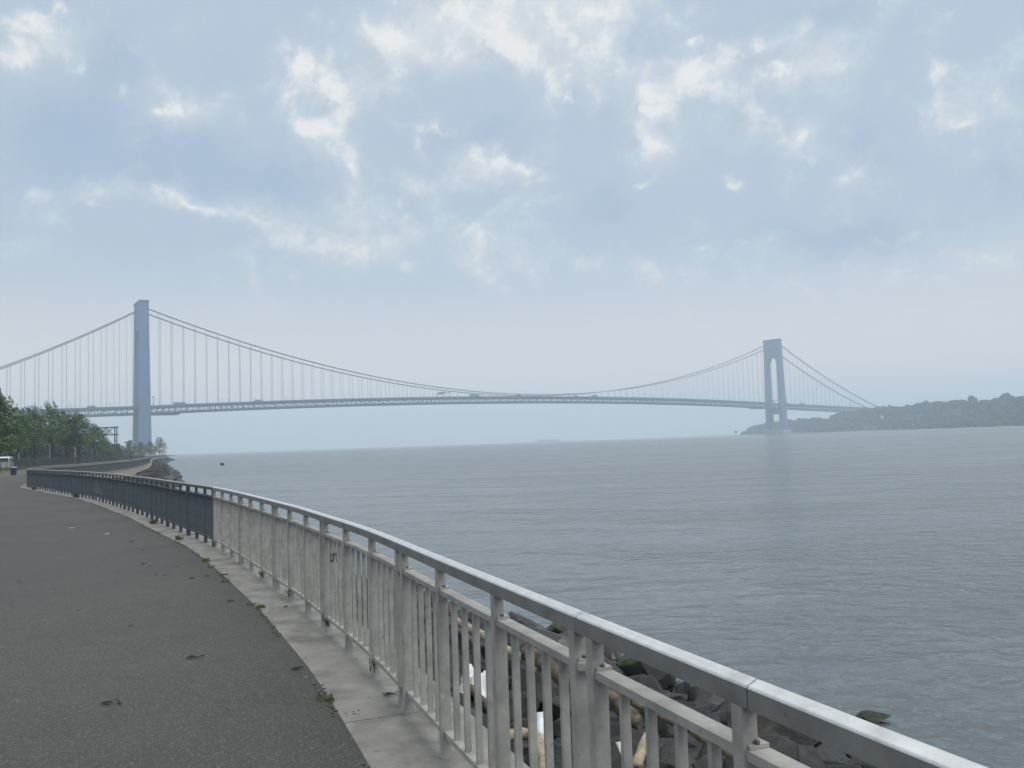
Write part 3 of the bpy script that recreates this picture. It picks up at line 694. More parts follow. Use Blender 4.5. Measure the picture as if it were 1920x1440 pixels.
def log(pts, r0, r1, m, label, seed, fork=False):
    r = random.Random(seed); P = [Vector(p) for p in pts]; n = 26; K = 14; vs = []; cen = []
    for i in range(n + 1):
        t = i / n * (len(P) - 1); k = min(int(t), len(P) - 2); u = t - k
        q = P[k].lerp(P[k + 1], u); d = (P[k + 1] - P[k]).normalized()
        s_ = d.cross(Vector((0, 0, 1))).normalized(); w = s_.cross(d); rad = r0 + (r1 - r0) * i / n
        q = q + s_ * mnoise.noise(Vector((i * 0.12, seed, 0))) * r0 * 0.7 + w * mnoise.noise(Vector((i * 0.12, seed, 5))) * r0 * 0.5; cen.append((q, rad))
        if i in (0, n): rad *= 0.72
        for a in range(K):
            th = 2 * math.pi * a / K; e = s_ * math.cos(th) + w * math.sin(th)
            k_ = 1 + 0.20 * mnoise.noise(Vector((math.cos(th) * 1.4, math.sin(th) * 1.4, i * 0.28 + seed * 7))) + 0.10 * mnoise.noise(Vector((math.cos(th) * 4.5, math.sin(th) * 4.5, i * 0.15 + seed * 3))) + 0.35 * max(0, mnoise.noise(Vector((math.cos(th) * 1.1, math.sin(th) * 1.1, i * 0.55 + seed * 11))) - 0.32)
            vs.append(q + e * rad * k_ + (d * rad * r.uniform(-0.5, 0.5) if i in (0, n) else Vector((0, 0, 0))))
    fs = [(i * K + a, i * K + (a + 1) % K, (i + 1) * K + (a + 1) % K, (i + 1) * K + a) for i in range(n) for a in range(K)] + [tuple(range(K - 1, -1, -1)), tuple(n * K + a for a in range(K))]
    b = MB(); b.add(vs, fs); root = b.build('driftwood_log', m, None, True); tag(root, label, 'driftwood')
    for p in root.data.polygons[-2:]: p.use_smooth = False
    if fork:
        q, rad = cen[n // 2]; b = MB(); e = q + Vector((r.uniform(-0.1, 0.2), r.uniform(0.1, 0.3), 0.2)); b.tube([q, q.lerp(e, 0.5) + Vector((0.02, 0, 0.02)), e], [rad * 0.45, rad * 0.34, rad * 0.16], 8)
        b.build('branch_stub', m, root, True)
    return root
def sl(px, py, h): return at(px, py, h)
log([sl(1150, 1285, -0.91), sl(1250, 1342, -0.88), sl(1330, 1385, -0.86), sl(1400, 1420, -0.86)], 0.070, 0.048, M['drift'], 'long pale bleached log lying along the rocks at the right, behind the nearest balusters', 1)
log([sl(985, 1225, -0.86), sl(1070, 1275, -0.81), sl(1200, 1355, -0.76)], 0.095, 0.07, M['drift_dark'], 'thick brown weathered log left of the long pale log', 2, True)
log([sl(925, 1390, -0.66), sl(975, 1372, -0.62), sl(1022, 1392, -0.64)], 0.055, 0.035, M['drift'], 'short pale stick pointing right below the white striped cloth', 3)
log([sl(1008, 1395, -0.62), sl(1018, 1425, -0.49), sl(1030, 1475, -0.44)], 0.05, 0.035, M['drift'], 'upright pale stick below the white striped cloth', 4)
log([sl(850, 1160, -1.11), sl(930, 1205, -1.01), sl(1010, 1258, -0.91)], 0.065, 0.045, M['drift'], 'pale log slanting down behind the middle posts, above the white plastic sheet', 5, True)
log([sl(1085, 1235, -1.11), sl(1140, 1275, -1.06), sl(1185, 1300, -0.96)], 0.05, 0.03, M['drift'], 'stubby pale log end between the twin posts and the long pale log', 6)
log([sl(790, 1130, -1.26), sl(850, 1175, -1.16), sl(900, 1215, -1.06)], 0.055, 0.04, M['drift_dark'], 'brown log behind the posts left of the white plastic sheet', 7)
log([sl(1195, 1440, -0.64), sl(1205, 1400, -0.54), sl(1212, 1376, -0.49)], 0.04, 0.025, M['drift'], 'small pale stick standing up at the bottom edge, right of the twin posts', 8)
log([sl(880, 1290, -0.71), sl(905, 1315, -0.79), sl(930, 1340, -0.79)], 0.05, 0.03, M['drift_dark'], 'reddish brown stick lying on the white plastic sheet', 9)
def crumple(name, c, size, m, seed, label, cat, stretch=(1, 1, 1), grid=7, lean=0.0):
    r = random.Random(seed); b = MB(); vs = []
    for i in range(grid + 1):
        for j in range(grid + 1):
            u, v = i / grid - 0.5, j / grid - 0.5
            z = mnoise.noise(Vector((u * 3 + seed, v * 3, 0.3))) * 0.45 + mnoise.noise(Vector((u * 7 + seed, v * 7, 1.3))) * 0.22 + mnoise.noise(Vector((u * 17 + seed, v * 17, 2.3))) * 0.07 + 0.25 * (0.5 - u * u * 2 - v * v * 2)
            k = 1 + 0.25 * mnoise.noise(Vector((u * 2, v * 2, seed)))
            vs.append((c[0] + size * u * k * stretch[0], c[1] + size * v * k * stretch[1], c[2] + size * (z + lean * v) * stretch[2]))
    b.add(vs, [(i * (grid + 1) + j, (i + 1) * (grid + 1) + j, (i + 1) * (grid + 1) + j + 1, i * (grid + 1) + j + 1) for i in range(grid) for j in range(grid)])
    o = b.build(name, m, None, True); md = o.modifiers.new('thick', 'SOLIDIFY'); md.thickness = 0.004 if size > 0.2 else 0.002
    if label: tag(o, label, cat)
    return o
crumple('plastic_sheet', at(902, 1278, -0.72), 0.50, M['white_plastic'], 3, 'crumpled white plastic sheet caught among the rocks behind the balusters', 'plastic sheet', (0.9, 1.1, 0.75), grid=18)
def ribbon(name, pts, w, m, label, cat):
    b = MB(); vs = []; n = len(pts)
    for i, p in enumerate(pts): vs += [Vector(p) + Vector((-w / 2, 0.02 * (i % 2), 0)), Vector(p) + Vector((0, -0.03, 0.01)), Vector(p) + Vector((w / 2, 0.02 * ((i + 1) % 2), 0))]
    b.add(vs, [(3 * i + k, 3 * i + k + 1, 3 * i + k + 4, 3 * i + k + 3) for i in range(n - 1) for k in range(2)])
    o = b.build(name, m, None, True); md = o.modifiers.new('thick', 'SOLIDIFY'); md.thickness = 0.004; tag(o, label, cat); return o
c1 = ribbon('rag', [sl(1013, 1336, -0.60), sl(1015, 1350, -0.63), sl(1014, 1365, -0.66), sl(1012, 1382, -0.70)], 0.075, M['white_plastic'], 'white striped cloth hanging upright among the rocks', 'cloth')
b = MB()
for dx in (-0.018, 0.016): b.beam(sl(1013, 1338, -0.60) + Vector((dx, -0.035, 0)), sl(1012, 1380, -0.70) + Vector((dx, -0.035, 0)), 0.008, 0.004)
b.build('stripe', M['blue_plastic'], c1)
ribbon('plastic_strip', [sl(1160, 1392, -0.8), sl(1170, 1415, -0.78), sl(1182, 1432, -0.75), sl(1195, 1450, -0.72)], 0.05, M['white_plastic'], 'white plastic strip among the rocks right of the twin posts', 'plastic strip')
crumple('rag', at(179, 934, 0.03), 0.30, M['white_plastic'], 8, 'small white rag at the foot of the dark railing', 'rag', (0.7, 0.7, 1.0))

# ------------------------------------------------------------------ litter and weeds on the promenade
def scrap(px, py, wpx, label, m='scrap'):
    c = at(px, py, 0.012 if m != 'paper' else 0.008); z = proj(c)[2]; size = max(0.05, wpx * z / FPX)
    r = random.Random(px); b = MB()
    for k in range(7):
        a = r.uniform(0, 3.14); ln = size * r.uniform(0.25, 0.55); q = c + Vector((r.uniform(-0.3, 0.3) * size, r.uniform(-0.25, 0.25) * size, 0))
        dv = Vector((math.cos(a), math.sin(a) * 0.7, 0)) * ln * 0.5; sd = Vector((-dv.y, dv.x, 0)) * r.uniform(0.15, 0.4)
        h = r.uniform(0.01, 0.12) * size
        vs = [q - dv + Vector((0, 0, 0)), q + sd + Vector((0, 0, h)), q + dv + Vector((0, 0, h * 0.4)), q - sd + Vector((0, 0, h * 0.7))]
        b.add(vs + [v - Vector((0, 0, 0.003)) for v in vs], [(0, 1, 2, 3), (7, 6, 5, 4), (0, 4, 5, 1), (1, 5, 6, 2), (2, 6, 7, 3), (3, 7, 4, 0)])
    tag(b.build('leaf_scrap', M[m]), label, 'leaf litter', 'scraps lying on the asphalt path')
scrap(213, 1316, 50, 'largest dark weed scrap, on the asphalt at lower left')
scrap(366, 1232, 38, 'dark weed scrap near the middle of the asphalt, above the largest scrap')
scrap(432, 1127, 20, 'small dark scrap left of the thin dark twig near the concrete edge')
scrap(470, 1134, 26, 'thin dark twig on the asphalt next to the concrete edge')
scrap(558, 1253, 28, 'dark scrap by the concrete edge above the green weed tuft')
scrap(147, 1144, 12, 'tiny dark scrap alone at left on the asphalt')
scrap(245, 1174, 14, 'tiny dark scrap on the asphalt up and left of the middle scrap')
for px, py, wp in ((270, 1057, 16), (280, 1061, 8), (311, 1078, 14), (292, 1077, 8), (360, 1084, 18), (387, 1080, 14), (395, 1063, 20), (420, 1090, 16), (246, 1016, 12), (268, 1031, 8), (420, 1077, 20), (38, 1091, 8), (330, 1062, 8)):
    scrap(px, py, wp, 'tiny dark scrap among the far scatter on the asphalt')
for px, py in ((200, 1001), (134, 990)): scrap(px, py, 12, 'pale paper flake on the far asphalt', 'paper')
for px, py, wp, lab in ((508, 1070, 26, 'dark leaf on the concrete edging under the pale railing, farthest of three'), (540, 1137, 18, 'dark leaf on the concrete edging under the pale railing, middle of three'), (733, 1302, 36, 'dark leaf heap on the concrete edging beside the nearest posts')):
    scrap(px, py, wp, lab)
def tuft(px, py, wpx, hpx, m, label, seed, nb=60):
    c = at(px, py, 0.0); z = proj(c)[2]; w = 0.75 * wpx * z / FPX; h = 0.62 * hpx * z / FPX; nb = int(nb * 0.7); r = random.Random(seed); b = MB()
    tdir = SH.tan(SH.s_at_y(min(max(c.y / KY, 0), 46)))
    for k in range(nb):
        a = r.uniform(-0.5, 0.5) * w; p = c + Vector((tdir.x, tdir.y, 0)) * a + Vector((r.uniform(-0.05, 0.05), r.uniform(-0.05, 0.05), 0))
        hh = h * r.uniform(0.35, 1.0) * (1 - abs(a) / w); tip = p + Vector((r.uniform(-0.6, 0.6) * hh, r.uniform(-0.6, 0.6) * hh, hh)); t = r.uniform(0.003, 0.007) + 0.0004 * z
        md = p.lerp(tip, 0.55) + Vector((0, 0, hh * 0.12)); sd = Vector((r.uniform(-1, 1), r.uniform(-1, 1), 0)).normalized() * t
        b.add([p - sd, p + sd, md + sd * 0.8, tip, md - sd * 0.8], [(0, 1, 2, 4), (4, 2, 3)])
    tag(b.build('weed_tuft', M[m]), label, 'weeds', 'weeds along the edge of the path')
tuft(612, 1312, 60, 16, 'weed', 'green weed tuft at the concrete edge nearest the camera', 1, 80)
tuft(662, 1337, 14, 8, 'weed', 'small green sprout in the concrete joint nearest the camera', 2, 24)
tuft(487, 1140, 34, 18, 'weed', 'low green weed tuft beside the thin dark twig', 3, 60)
tuft(335, 1012, 44, 18, 'weed', 'green weed tuft below the end of the dark railing', 4, 60)
tuft(287, 982, 30, 22, 'weed', 'bright green weed tuft at the foot of the dark railing', 5, 90)
tuft(143, 933, 60, 22, 'dry_weed', 'tall dry weed clump in front of the graffiti end of the dark railing', 6, 170)
tuft(64, 918, 34, 13, 'dry_weed', 'low dry weeds at the far bend of the dark railing', 7, 160)
tuft(385, 1052, 50, 12, 'weed', 'thin strip of weeds along the concrete edge below the pale railing', 8, 60)
# moss and grit gathered in the seam between asphalt and concrete
b = MB(); r = random.Random(5)
s = SH.s_at_y(3)
while s < SH.s_at_y(46):
    if mnoise.noise(Vector((s * 0.6, 0, 0))) > 0.02:
        c = SH.off(s, -0.41 + r.uniform(-0.05, 0.015), 0.003)
        for k in range(3):
            a = r.uniform(0, 6.28); q = r.uniform(0.006, 0.018)
            b.add([c + Vector((math.cos(a + t) * q * r.uniform(.6, 1.4), math.sin(a + t) * q * r.uniform(.6, 1.4), 0.002 * k + (0.006 if t == 0 else 0))) for t in (0, 1.6, 3.1, 4.7)], [(0, 1, 2, 3)])
    s += 0.05
tag(b.build('moss_line', M['dry_weed']), 'moss and grit in the seam along the concrete edge', 'moss', kind='stuff')
# twigs caught on the bottom rail
def twig(px, py, h, label):
    c = at(px, py, h); r = random.Random(px); b = MB(); z = proj(c)[2]
    sx = SH.nrm(SH.s_at_y(max(0.5, c.y / KY))); base = Vector((sx.x, sx.y, 0))
    for k in range(4):
        p = [c + Vector((r.uniform(-0.03, 0.03), r.uniform(-0.03, 0.03), r.uniform(-0.05, 0.05))) for _ in range(4)]
        b.tube(p, 0.0018 + 0.00018 * z, 5)
    tag(b.build('twig', M['scrap'], None, True), label, 'twig', 'twigs tangled on the bottom rail')
for px, py, h, lab in ((699, 1248, 0.12, 'tangle of twigs round the bottom rail beside the nearest single post'), (612, 1170, 0.10, 'tangle of twigs on the bottom rail at the middle twin posts'), (538, 1113, 0.10, 'twigs hanging off the bottom rail in the middle distance'), (490, 1078, 0.1, 'twig tangle on the bottom rail towards the dark railing'), (402, 1022, 0.08, 'twigs at the foot of the post where the dark railing begins'), (884, 1210, 0.55, 'thin curled twig caught on a baluster near the white plastic sheet'), (624, 1045, 0.75, 'dark twig caught high between balusters')):
    twig(px, py, h, lab)

# ------------------------------------------------------------------ trees
def leaf_cloud(b, lobes, n, size, r, lean=(0, 0, 0), mi=0):
    tw = sum(l[1] ** 2 for l in lobes)
    for (c, rad, sq) in lobes:
        for k in range(int(n * rad * rad / tw)):
            v = Vector((r.gauss(0, 1), r.gauss(0, 1), r.gauss(0, 1))).normalized() * (r.random() ** 0.45) * rad * r.uniform(0.8, 1.12)
            v.z *= sq; p = c + v
            if mnoise.noise(p * 0.9 + Vector((c.x, 3.3, 0))) < -0.22: continue
            a = Vector((r.uniform(-1, 1), r.uniform(-1, 1), r.uniform(-0.7, 0.7))) + Vector(lean); a.normalize()
            s_ = a.cross(Vector((r.uniform(-1, 1), r.uniform(-1, 1), r.uniform(-1, 1)))); s_.normalize()
            L_ = size * r.uniform(0.6, 1.5); W_ = L_ * r.uniform(0.3, 0.5)
            b.add([p - a * L_ * 0.5, p + s_ * W_ * 0.5, p + a * L_ * 0.5, p - s_ * W_ * 0.5], [(0, 1, 2, 3)], mi)
def make_tree(x, y, h, w, leafm, label, group, seed, nleaf=4600, leaf=0.36, crown0=0.30, lean=(-0.9, 0, 0.8), z0=-0.07):
    r = random.Random(seed); root = empty('leafy_tree', (x, y, z0)); tag(root, label, 'tree', group)
    tb = MB(); top = Vector((r.uniform(-0.3, 0.3), r.uniform(-0.3, 0.3), h * 0.72)); tr = 0.018 * h + 0.03
    mid = Vector((r.uniform(-0.12, 0.12), r.uniform(-0.12, 0.12), h * crown0))
    tb.tube([(0, 0, 0), (0, 0, 0.15), mid * 0.5, mid, mid.lerp(top, 0.5), top], [tr * 1.5, tr * 1.1, tr, tr * 0.85, tr * 0.5, tr * 0.15], 8)
    lobes = []
    nl = 9
    for k in range(nl):
        a = 2 * math.pi * k / nl * 1.618 * 2 + r.uniform(-0.3, 0.3); t = (k + 0.5) / nl
        zc = h * (crown0 + 0.10 + (0.80 - crown0) * t); rad = w * 0.5 * (0.80 if t < 0.25 else (1.0 if t < 0.6 else 1.25 - t * 0.85))
        c = Vector((math.cos(a) * rad * 0.55, math.sin(a) * rad * 0.55, zc)); lr = w * 0.30 * r.uniform(0.75, 1.15) * (1.0 if t < 0.75 else 0.72)
        lobes.append((c, lr, 0.85)); st = mid.lerp(top, max(0, t * 0.8 - 0.1))
        tb.tube([st, st.lerp(c, 0.5) + Vector((0, 0, 0.12)), c + Vector((0, 0, lr * 0.3))], [tr * 0.42, tr * 0.28, tr * 0.08], 6)
    lobes.append((Vector((top.x, top.y, h * 0.86)), w * 0.18, 1.3))
    tb.build('trunk', M['bark'], root, True)
    cb = MB(); leaf_cloud(cb, lobes, nleaf, leaf, r, lean)
    for k in range(26):                       # shoots standing out of the crown
        c, lr, _ = lobes[r.randrange(3, len(lobes))]; a = r.uniform(0, 6.28)
        p = c + Vector((math.cos(a) * lr * 0.6, math.sin(a) * lr * 0.6, lr * 0.6)); d = Vector((-0.55 + r.uniform(-0.3, 0.3), r.uniform(-0.3, 0.3), 0.8)).normalized()
        for q in range(12):
            pp = p + d * (q * 0.085 * (h / 10)); e = (d + Vector((r.uniform(-0.9, 0.9), r.uniform(-0.9, 0.9), r.uniform(-0.2, 0.5)))).normalized(); s_ = e.cross(Vector((r.uniform(-1, 1), r.uniform(-1, 1), 0.2))).normalized()
            cb.add([pp, pp + e * leaf * 0.5 + s_ * leaf * 0.2, pp + e * leaf, pp + e * leaf * 0.5 - s_ * leaf * 0.2], [(0, 1, 2, 3)])
    cb.build('crown', M[leafm], root); return root
def tree_at(px, Y, topy, wpx, leafm, label, seed, **kw):
    p = atY(px, topy, Y); make_tree(p.x, p.y, p.z + 0.07, wpx * Y * KY / FPX, leafm, label, 'trees between the promenade and the parkway', seed, **kw)
tree_at(-3, 95, 731, 76, 'leaf_b', 'tree at the left edge of the photo with one branch reaching highest of the row', 11, nleaf=5200, leaf=0.38, crown0=0.22)
tree_at(34, 122, 766, 60, 'leaf', 'dark green tree second in the row, above the white van and short pale post', 12, nleaf=4200)
tree_at(64, 136, 763, 58, 'leaf_b', 'olive tree with feathery shoots, left of the green road sign', 13, nleaf=4200)
tree_at(97, 150, 757, 62, 'leaf', 'tallest feathery tree of the row, partly hiding the green road sign', 14, nleaf=4400)
tree_at(124, 160, 773, 48, 'leaf_dark', 'dark tree between the feathery tree and the spiky dark tree', 15)
tree_at(149, 172, 770, 44, 'leaf', 'spiky dark tree whose top overlaps the bridge deck', 16, nleaf=4400)
tree_at(177, 205, 796, 46, 'leaf', 'tree with light showing under its crown, left of the gantry post', 17, nleaf=4000, leaf=0.42)
tree_at(200, 245, 828, 40, 'leaf_b', 'low rounded tree at the foot of the gantry post', 18, nleaf=3400, leaf=0.45, crown0=0.16)
tree_at(222, 300, 838, 14, 'leaf_dark', 'smallest dark tree just right of the gantry post', 19, nleaf=900, leaf=0.45, crown0=0.2)
tree_at(243, 345, 828, 26, 'leaf', 'dark rounded tree left of the bridge tower foot', 20, nleaf=1700, leaf=0.5, crown0=0.18)
tree_at(264, 400, 831, 26, 'leaf', 'tree standing in front of the foot of the near bridge tower', 21, nleaf=1700, leaf=0.5, crown0=0.18)
tree_at(282, 440, 829, 24, 'leaf_pale', 'pale green tree right of the near bridge tower foot', 22, nleaf=1700, leaf=0.55, crown0=0.18)
tree_at(299, 475, 822, 28, 'leaf_pale', 'pale tree at the very point, last of the row', 23, nleaf=2000, leaf=0.55, crown0=0.12)
# taller growth beyond the parkway
bg_spots = [(-30, 150, 800), (8, 165, 806), (38, 185, 812), (66, 200, 815), (92, 215, 818), (116, 230, 818), (138, 250, 822), (160, 280, 826), (20, 240, 812), (60, 270, 815), (105, 300, 824), (140, 330, 830), (200, 380, 836), (228, 430, 838)]
for i, (px, Y, ty) in enumerate(bg_spots):
    p = atY(px, ty, Y); r = random.Random(200 + i)
    make_tree(p.x - 3, p.y, p.z + 0.07, 13.5, 'leaf_dark', 'dark tree in the dense growth beyond the parkway', 'dark trees beyond the parkway', 300 + i, nleaf=2600, leaf=1.0, crown0=0.03)

def make_shrub(x, y, h, w, seed):
    r = random.Random(seed); root = empty('shrub', (x, y, -0.07)); tag(root, 'dark shrub in the undergrowth below the row of trees', 'shrub', 'dark shrubs below the trees')
    lobes = [(Vector((r.uniform(-0.4, 0.4) * w, r.uniform(-0.3, 0.3) * w, h * r.uniform(0.25, 0.62))), w * r.uniform(0.22, 0.34), h / w * 1.1) for _ in range(7)]
    b = MB(); leaf_cloud(b, lobes, 1100, 0.55, r); b.build('foliage', M['leaf_dark'], root)
    b = MB()
    for c, _, _ in lobes[:4]: b.tube([(c.x * 0.2, c.y * 0.2, 0), c * 0.6, c], [0.06, 0.04, 0.015], 5)
    b.build('stem', M['bark'], root)
for i in range(16):
    px = -8 + i * 13.5; Y = 165 + i * 9 + (i * 37 % 11); q = atY(px, 850, Y); make_shrub(q.x, q.y, 3.4 + (i * 29 % 7) * 0.22, 9.5, 500 + i)

# ------------------------------------------------------------------ iron fence, bin, vehicles, posts, gantry, overpass
def iron_fence():
    root = empty('iron_fence'); tag(root, 'black iron picket fence along the landward side of the promenade', 'fence')
    P = Path([(x, y * KY) for x, y in ((-52, 48), (-58, 70), (-71, 107), (-89, 150), (-109, 199), (-150, 300), (-206, 430))], 1.0)
    for z in (0.25, 1.55):
        b = MB(); b.sweep([(-0.02, 0), (-0.02, 0.04), (0.02, 0.04), (0.02, 0)], [(P.off(s, 0, z), Vector((*P.nrm(s), 0)), Vector((0, 0, 1))) for s in [i * 3.0 for i in range(int(P.len / 3))]]); b.build('rail', M['iron'], root)
    pm = MB(); pm.box((0, 0, 0.87), (0.06, 0.06, 1.74)); pm.lathe((0, 0, 1.74), [(0.045, 0), (0.02, 0.06), (0.0, 0.09)], 6); pm = pm.mesh('post', M['iron'])
    km = MB(); km.box((0, 0, 0.86), (0.018, 0.018, 1.62)); km.lathe((0, 0, 1.67), [(0.018, 0), (0.0, 0.07)], 4); km = km.mesh('picket', M['iron'])
    s = 0.0; k = 0; rest = MB(); npk = 0
    while s < P.len - 1:
        if k % 16 == 0 and k < 16 * 100: link('post', pm, root, P.off(s, 0, -0.05))
        elif npk < 100 and s > 12: link('picket', km, root, P.off(s, 0, -0.03)); npk += 1
        else: rest.box(P.off(s, 0, 0.86), (0.018, 0.018, 1.62))
        s += 0.21; k += 1
    tag(rest.build('pickets', M['iron'], root), kind='stuff')
iron_fence()
def bin_():
    p = at(25.5, 890.5, -0.02); root = empty('litter_bin', (p.x, p.y, -0.05)); tag(root, 'dark litter bin with a pale bag rim standing on the promenade at far left', 'bin')
    b = MB(); b.lathe((0, 0, 0), [(0.24, 0), (0.26, 0.05), (0.29, 0.80), (0.30, 0.86), (0.27, 0.86), (0.25, 0.30)], 20); b.build('body', M['bin'], root, False)
    b = MB(); b.lathe((0, 0, 0.78), [(0.305, 0), (0.325, 0.05), (0.31, 0.11), (0.26, 0.13), (0.24, 0.03)], 20); b.build('bag_rim', M['bin_lid'], root, True)
    b = MB()
    for k in range(14):
        a = 2 * math.pi * k / 14; b.beam((0.268 * math.cos(a), 0.268 * math.sin(a), 0.06), (0.302 * math.cos(a), 0.302 * math.sin(a), 0.78), 0.02, 0.012)
    b.build('slat', M['bin'], root)
bin_()
def vehicle(kind, p, rz, label, paint):
    L_, W_, H_ = {'van': (5.2, 2.0, 2.15), 'car': (4.5, 1.8, 1.45)}[kind]
    root = empty('parked_' + kind if False else kind, p, rz); tag(root, label, kind, 'vehicles on the parkway')
    prof = {'van': [(-2.6, 0.35), (-2.6, 1.95), (-2.45, 2.15), (1.2, 2.15), (1.95, 1.25), (2.55, 1.05), (2.6, 0.40)],
            'car': [(-2.25, 0.35), (-2.22, 0.9), (-1.75, 0.98), (-1.1, 1.43), (0.35, 1.45), (1.1, 0.98), (2.15, 0.82), (2.25, 0.4)]}[kind]
    b = MB(); n = len(prof); ins = 0.10
    vs = [(x, -W_ / 2 + (ins if z > 1.0 else 0), z) for x, z in prof] + [(x, W_ / 2 - (ins if z > 1.0 else 0), z) for x, z in prof]
    b.add(vs, [tuple(range(n)), tuple(range(2 * n - 1, n - 1, -1))] + [(k, k + n, (k + 1) % n + n, (k + 1) % n) for k in range(n)]); b.build('body', M[paint], root)
    gz = (1.25, 1.95) if kind == 'van' else (0.98, 1.36)
    for sd in (-1, 1):
        b = MB(); y = sd * (W_ / 2 - ins + 0.012)
        xs = (-2.2, -0.6, 1.0) if kind == 'van' else (-1.2, -0.3, 0.5)
        for x0, x1 in zip(xs[:-1], xs[1:]): b.box(((x0 + x1) / 2, y, sum(gz) / 2), (abs(x1 - x0) - 0.12, 0.02, gz[1] - gz[0]))
        b.build('window', M['glass'], root)
    b = MB()
    if kind == 'van': b.box((-2.612, 0, 1.6), (0.02, 1.5, 0.6))
    else: b.beam((-1.70, 0, 1.06), (-1.14, 0, 1.43), 1.3, 0.03)
    b.build('rear_window', M['glass'], root)
    for x in (-1.5, 1.55):
        for sd in (-1, 1):
            b = MB(); y = sd * (W_ / 2 - 0.06); b.tube([(x, y - 0.1, 0.34), (x, y + 0.1, 0.34)], 0.34, 14); b.build('wheel', M['tyre'], root)
    for sd in (-1, 1):
        b = MB(); b.box((prof[-1][0] - 0.02, sd * (W_ / 2 - 0.3), 0.72), (0.06, 0.3, 0.16)); b.build('headlight', M['lamp'], root)
    return root
def road_at(px, Y, d=None): q = atY(px, 860, Y); return (q.x, q.y, -0.025)
HD = math.atan2(0.92, -0.4)
vehicle('van', road_at(10, 132), HD, 'white van on the parkway at the left edge, behind the iron fence', 'car_white')
vehicle('car', road_at(63, 160), HD, 'dark car on the parkway behind the iron fence', 'car_dark')
for px, Y, ty, lab in ((35, 122, 829, 'short pale post under the second tree, right of the white van'), (93.5, 152, 834, 'short pale post beside the trunk of the tallest feathery tree'), (141, 200, 840, 'short pale post left of the spiky dark tree')):
    p = atY(px, ty, Y); root = empty('lamp_post', (p.x, p.y, -0.08)); tag(root, lab, 'post', 'pale posts beside the parkway')
    hh = p.z + 0.08; b = MB(); b.lathe((0, 0, 0), [(0.13, 0), (0.10, 0.3), (0.08, hh * 0.5), (0.06, hh)], 8); b.build('pole', M['post_white'], root)
    b = MB(); b.box((-0.18, 0, hh + 0.05), (0.5, 0.16, 0.10)); b.build('lamp_head', M['post_white'], root)
def gantry():
    Y = 236; tp = atY(217, 801, Y); zt = tp.z; zb = zt - 14 * Y * KY / FPX; x1 = tp.x; x0 = x1 - 31
    a = atY(78, 802, Y - 0.8); c = atY(113, 826, Y - 0.8); Y *= KY
    root = empty('sign_gantry', (0, 0, 0)); tag(root, 'dark steel overhead sign gantry with cross-braced beam rising above the trees', 'gantry')
    for x in (x1, x0):
        b = MB()
        for dx in (-0.32, 0.32): b.tube([(x + dx, Y, -0.05), (x + dx, Y, zt + 0.25)], 0.16, 10)
        for k in range(5):
            z = 0.5 + k * 1.8; b.beam((x - 0.32, Y, z), (x + 0.32, Y, z + 0.9), 0.09); 
        b.build('post', M['gantry'], root)
    for dy in (-0.6, 0.6):
        for z in (zt, zb):
            b = MB(); b.tube([(x0 - 0.3, Y + dy, z), (x1 + 0.6, Y + dy, z)], 0.14, 8); b.build('chord', M['gantry'], root)
        b = MB(); k = x0
        while k < x1 - 1.0:
            b.beam((k, Y + dy, zb), (k + 2.0, Y + dy, zt), 0.12); b.beam((k, Y + dy, zt), (k + 2.0, Y + dy, zb), 0.12); b.beam((k, Y + dy, zb), (k, Y + dy, zt), 0.12); k += 2.0
        b.build('bracing', M['gantry'], root)
    sg = empty('road_sign', ((a.x + c.x) / 2, Y - 0.82, (a.z + c.z) / 2)); tag(sg, 'green road sign on the gantry, half hidden by tree crowns', 'sign')
    wS, hS = c.x - a.x, a.z - c.z
    b = MB(); b.box((0, 0, 0), (wS, 0.06, hS)); b.build('panel', M['sign'], sg)
    b = MB()
    for (cx, cz, w_, h_) in ((0, hS / 2 - 0.1, wS - 0.1, 0.08), (0, -hS / 2 + 0.1, wS - 0.1, 0.08), (-wS / 2 + 0.1, 0, 0.08, hS - 0.3), (wS / 2 - 0.1, 0, 0.08, hS - 0.3)): b.box((cx, -0.036, cz), (w_, 0.006, h_))
    b.build('border', M['paint_white'], sg)
gantry()
def overpass():
    Y = 182; a = atY(24, 798, Y); z1 = a.z; x1 = a.x
    root = empty('overpass'); tag(root, 'grey overpass showing between the trees at the left edge', 'overpass')
    zb = atY(10, 829, Y).z; zm = atY(10, 817, Y).z; Y *= KY
    b = MB(); b.box((x1 - 45, Y + 4, z1 - 0.65), (90, 0.35, 1.3)); b.box((x1 - 45, Y + 10, z1 - 0.65), (90, 0.35, 1.3)); b.build('parapet', M['overpass'], root)
    b = MB(); b.box((x1 - 45, Y + 7, zm), (90, 6.6, 0.35)); b.build('deck', M['overpass'], root)
    b = MB()
    for dy in (4.6, 7, 9.4): b.box((x1 - 45, Y + dy, (zm + zb) / 2 - 0.1), (90, 0.5, zm - zb - 0.4))
    b.build('girder', M['overpass_dk'], root)
    for dx in (12, 36, 60):
        b = MB(); b.box((x1 - dx, Y + 7, zb / 2 + 0.1), (1.2, 5.0, zb)); b.build('pier', M['overpass'], root)
overpass()
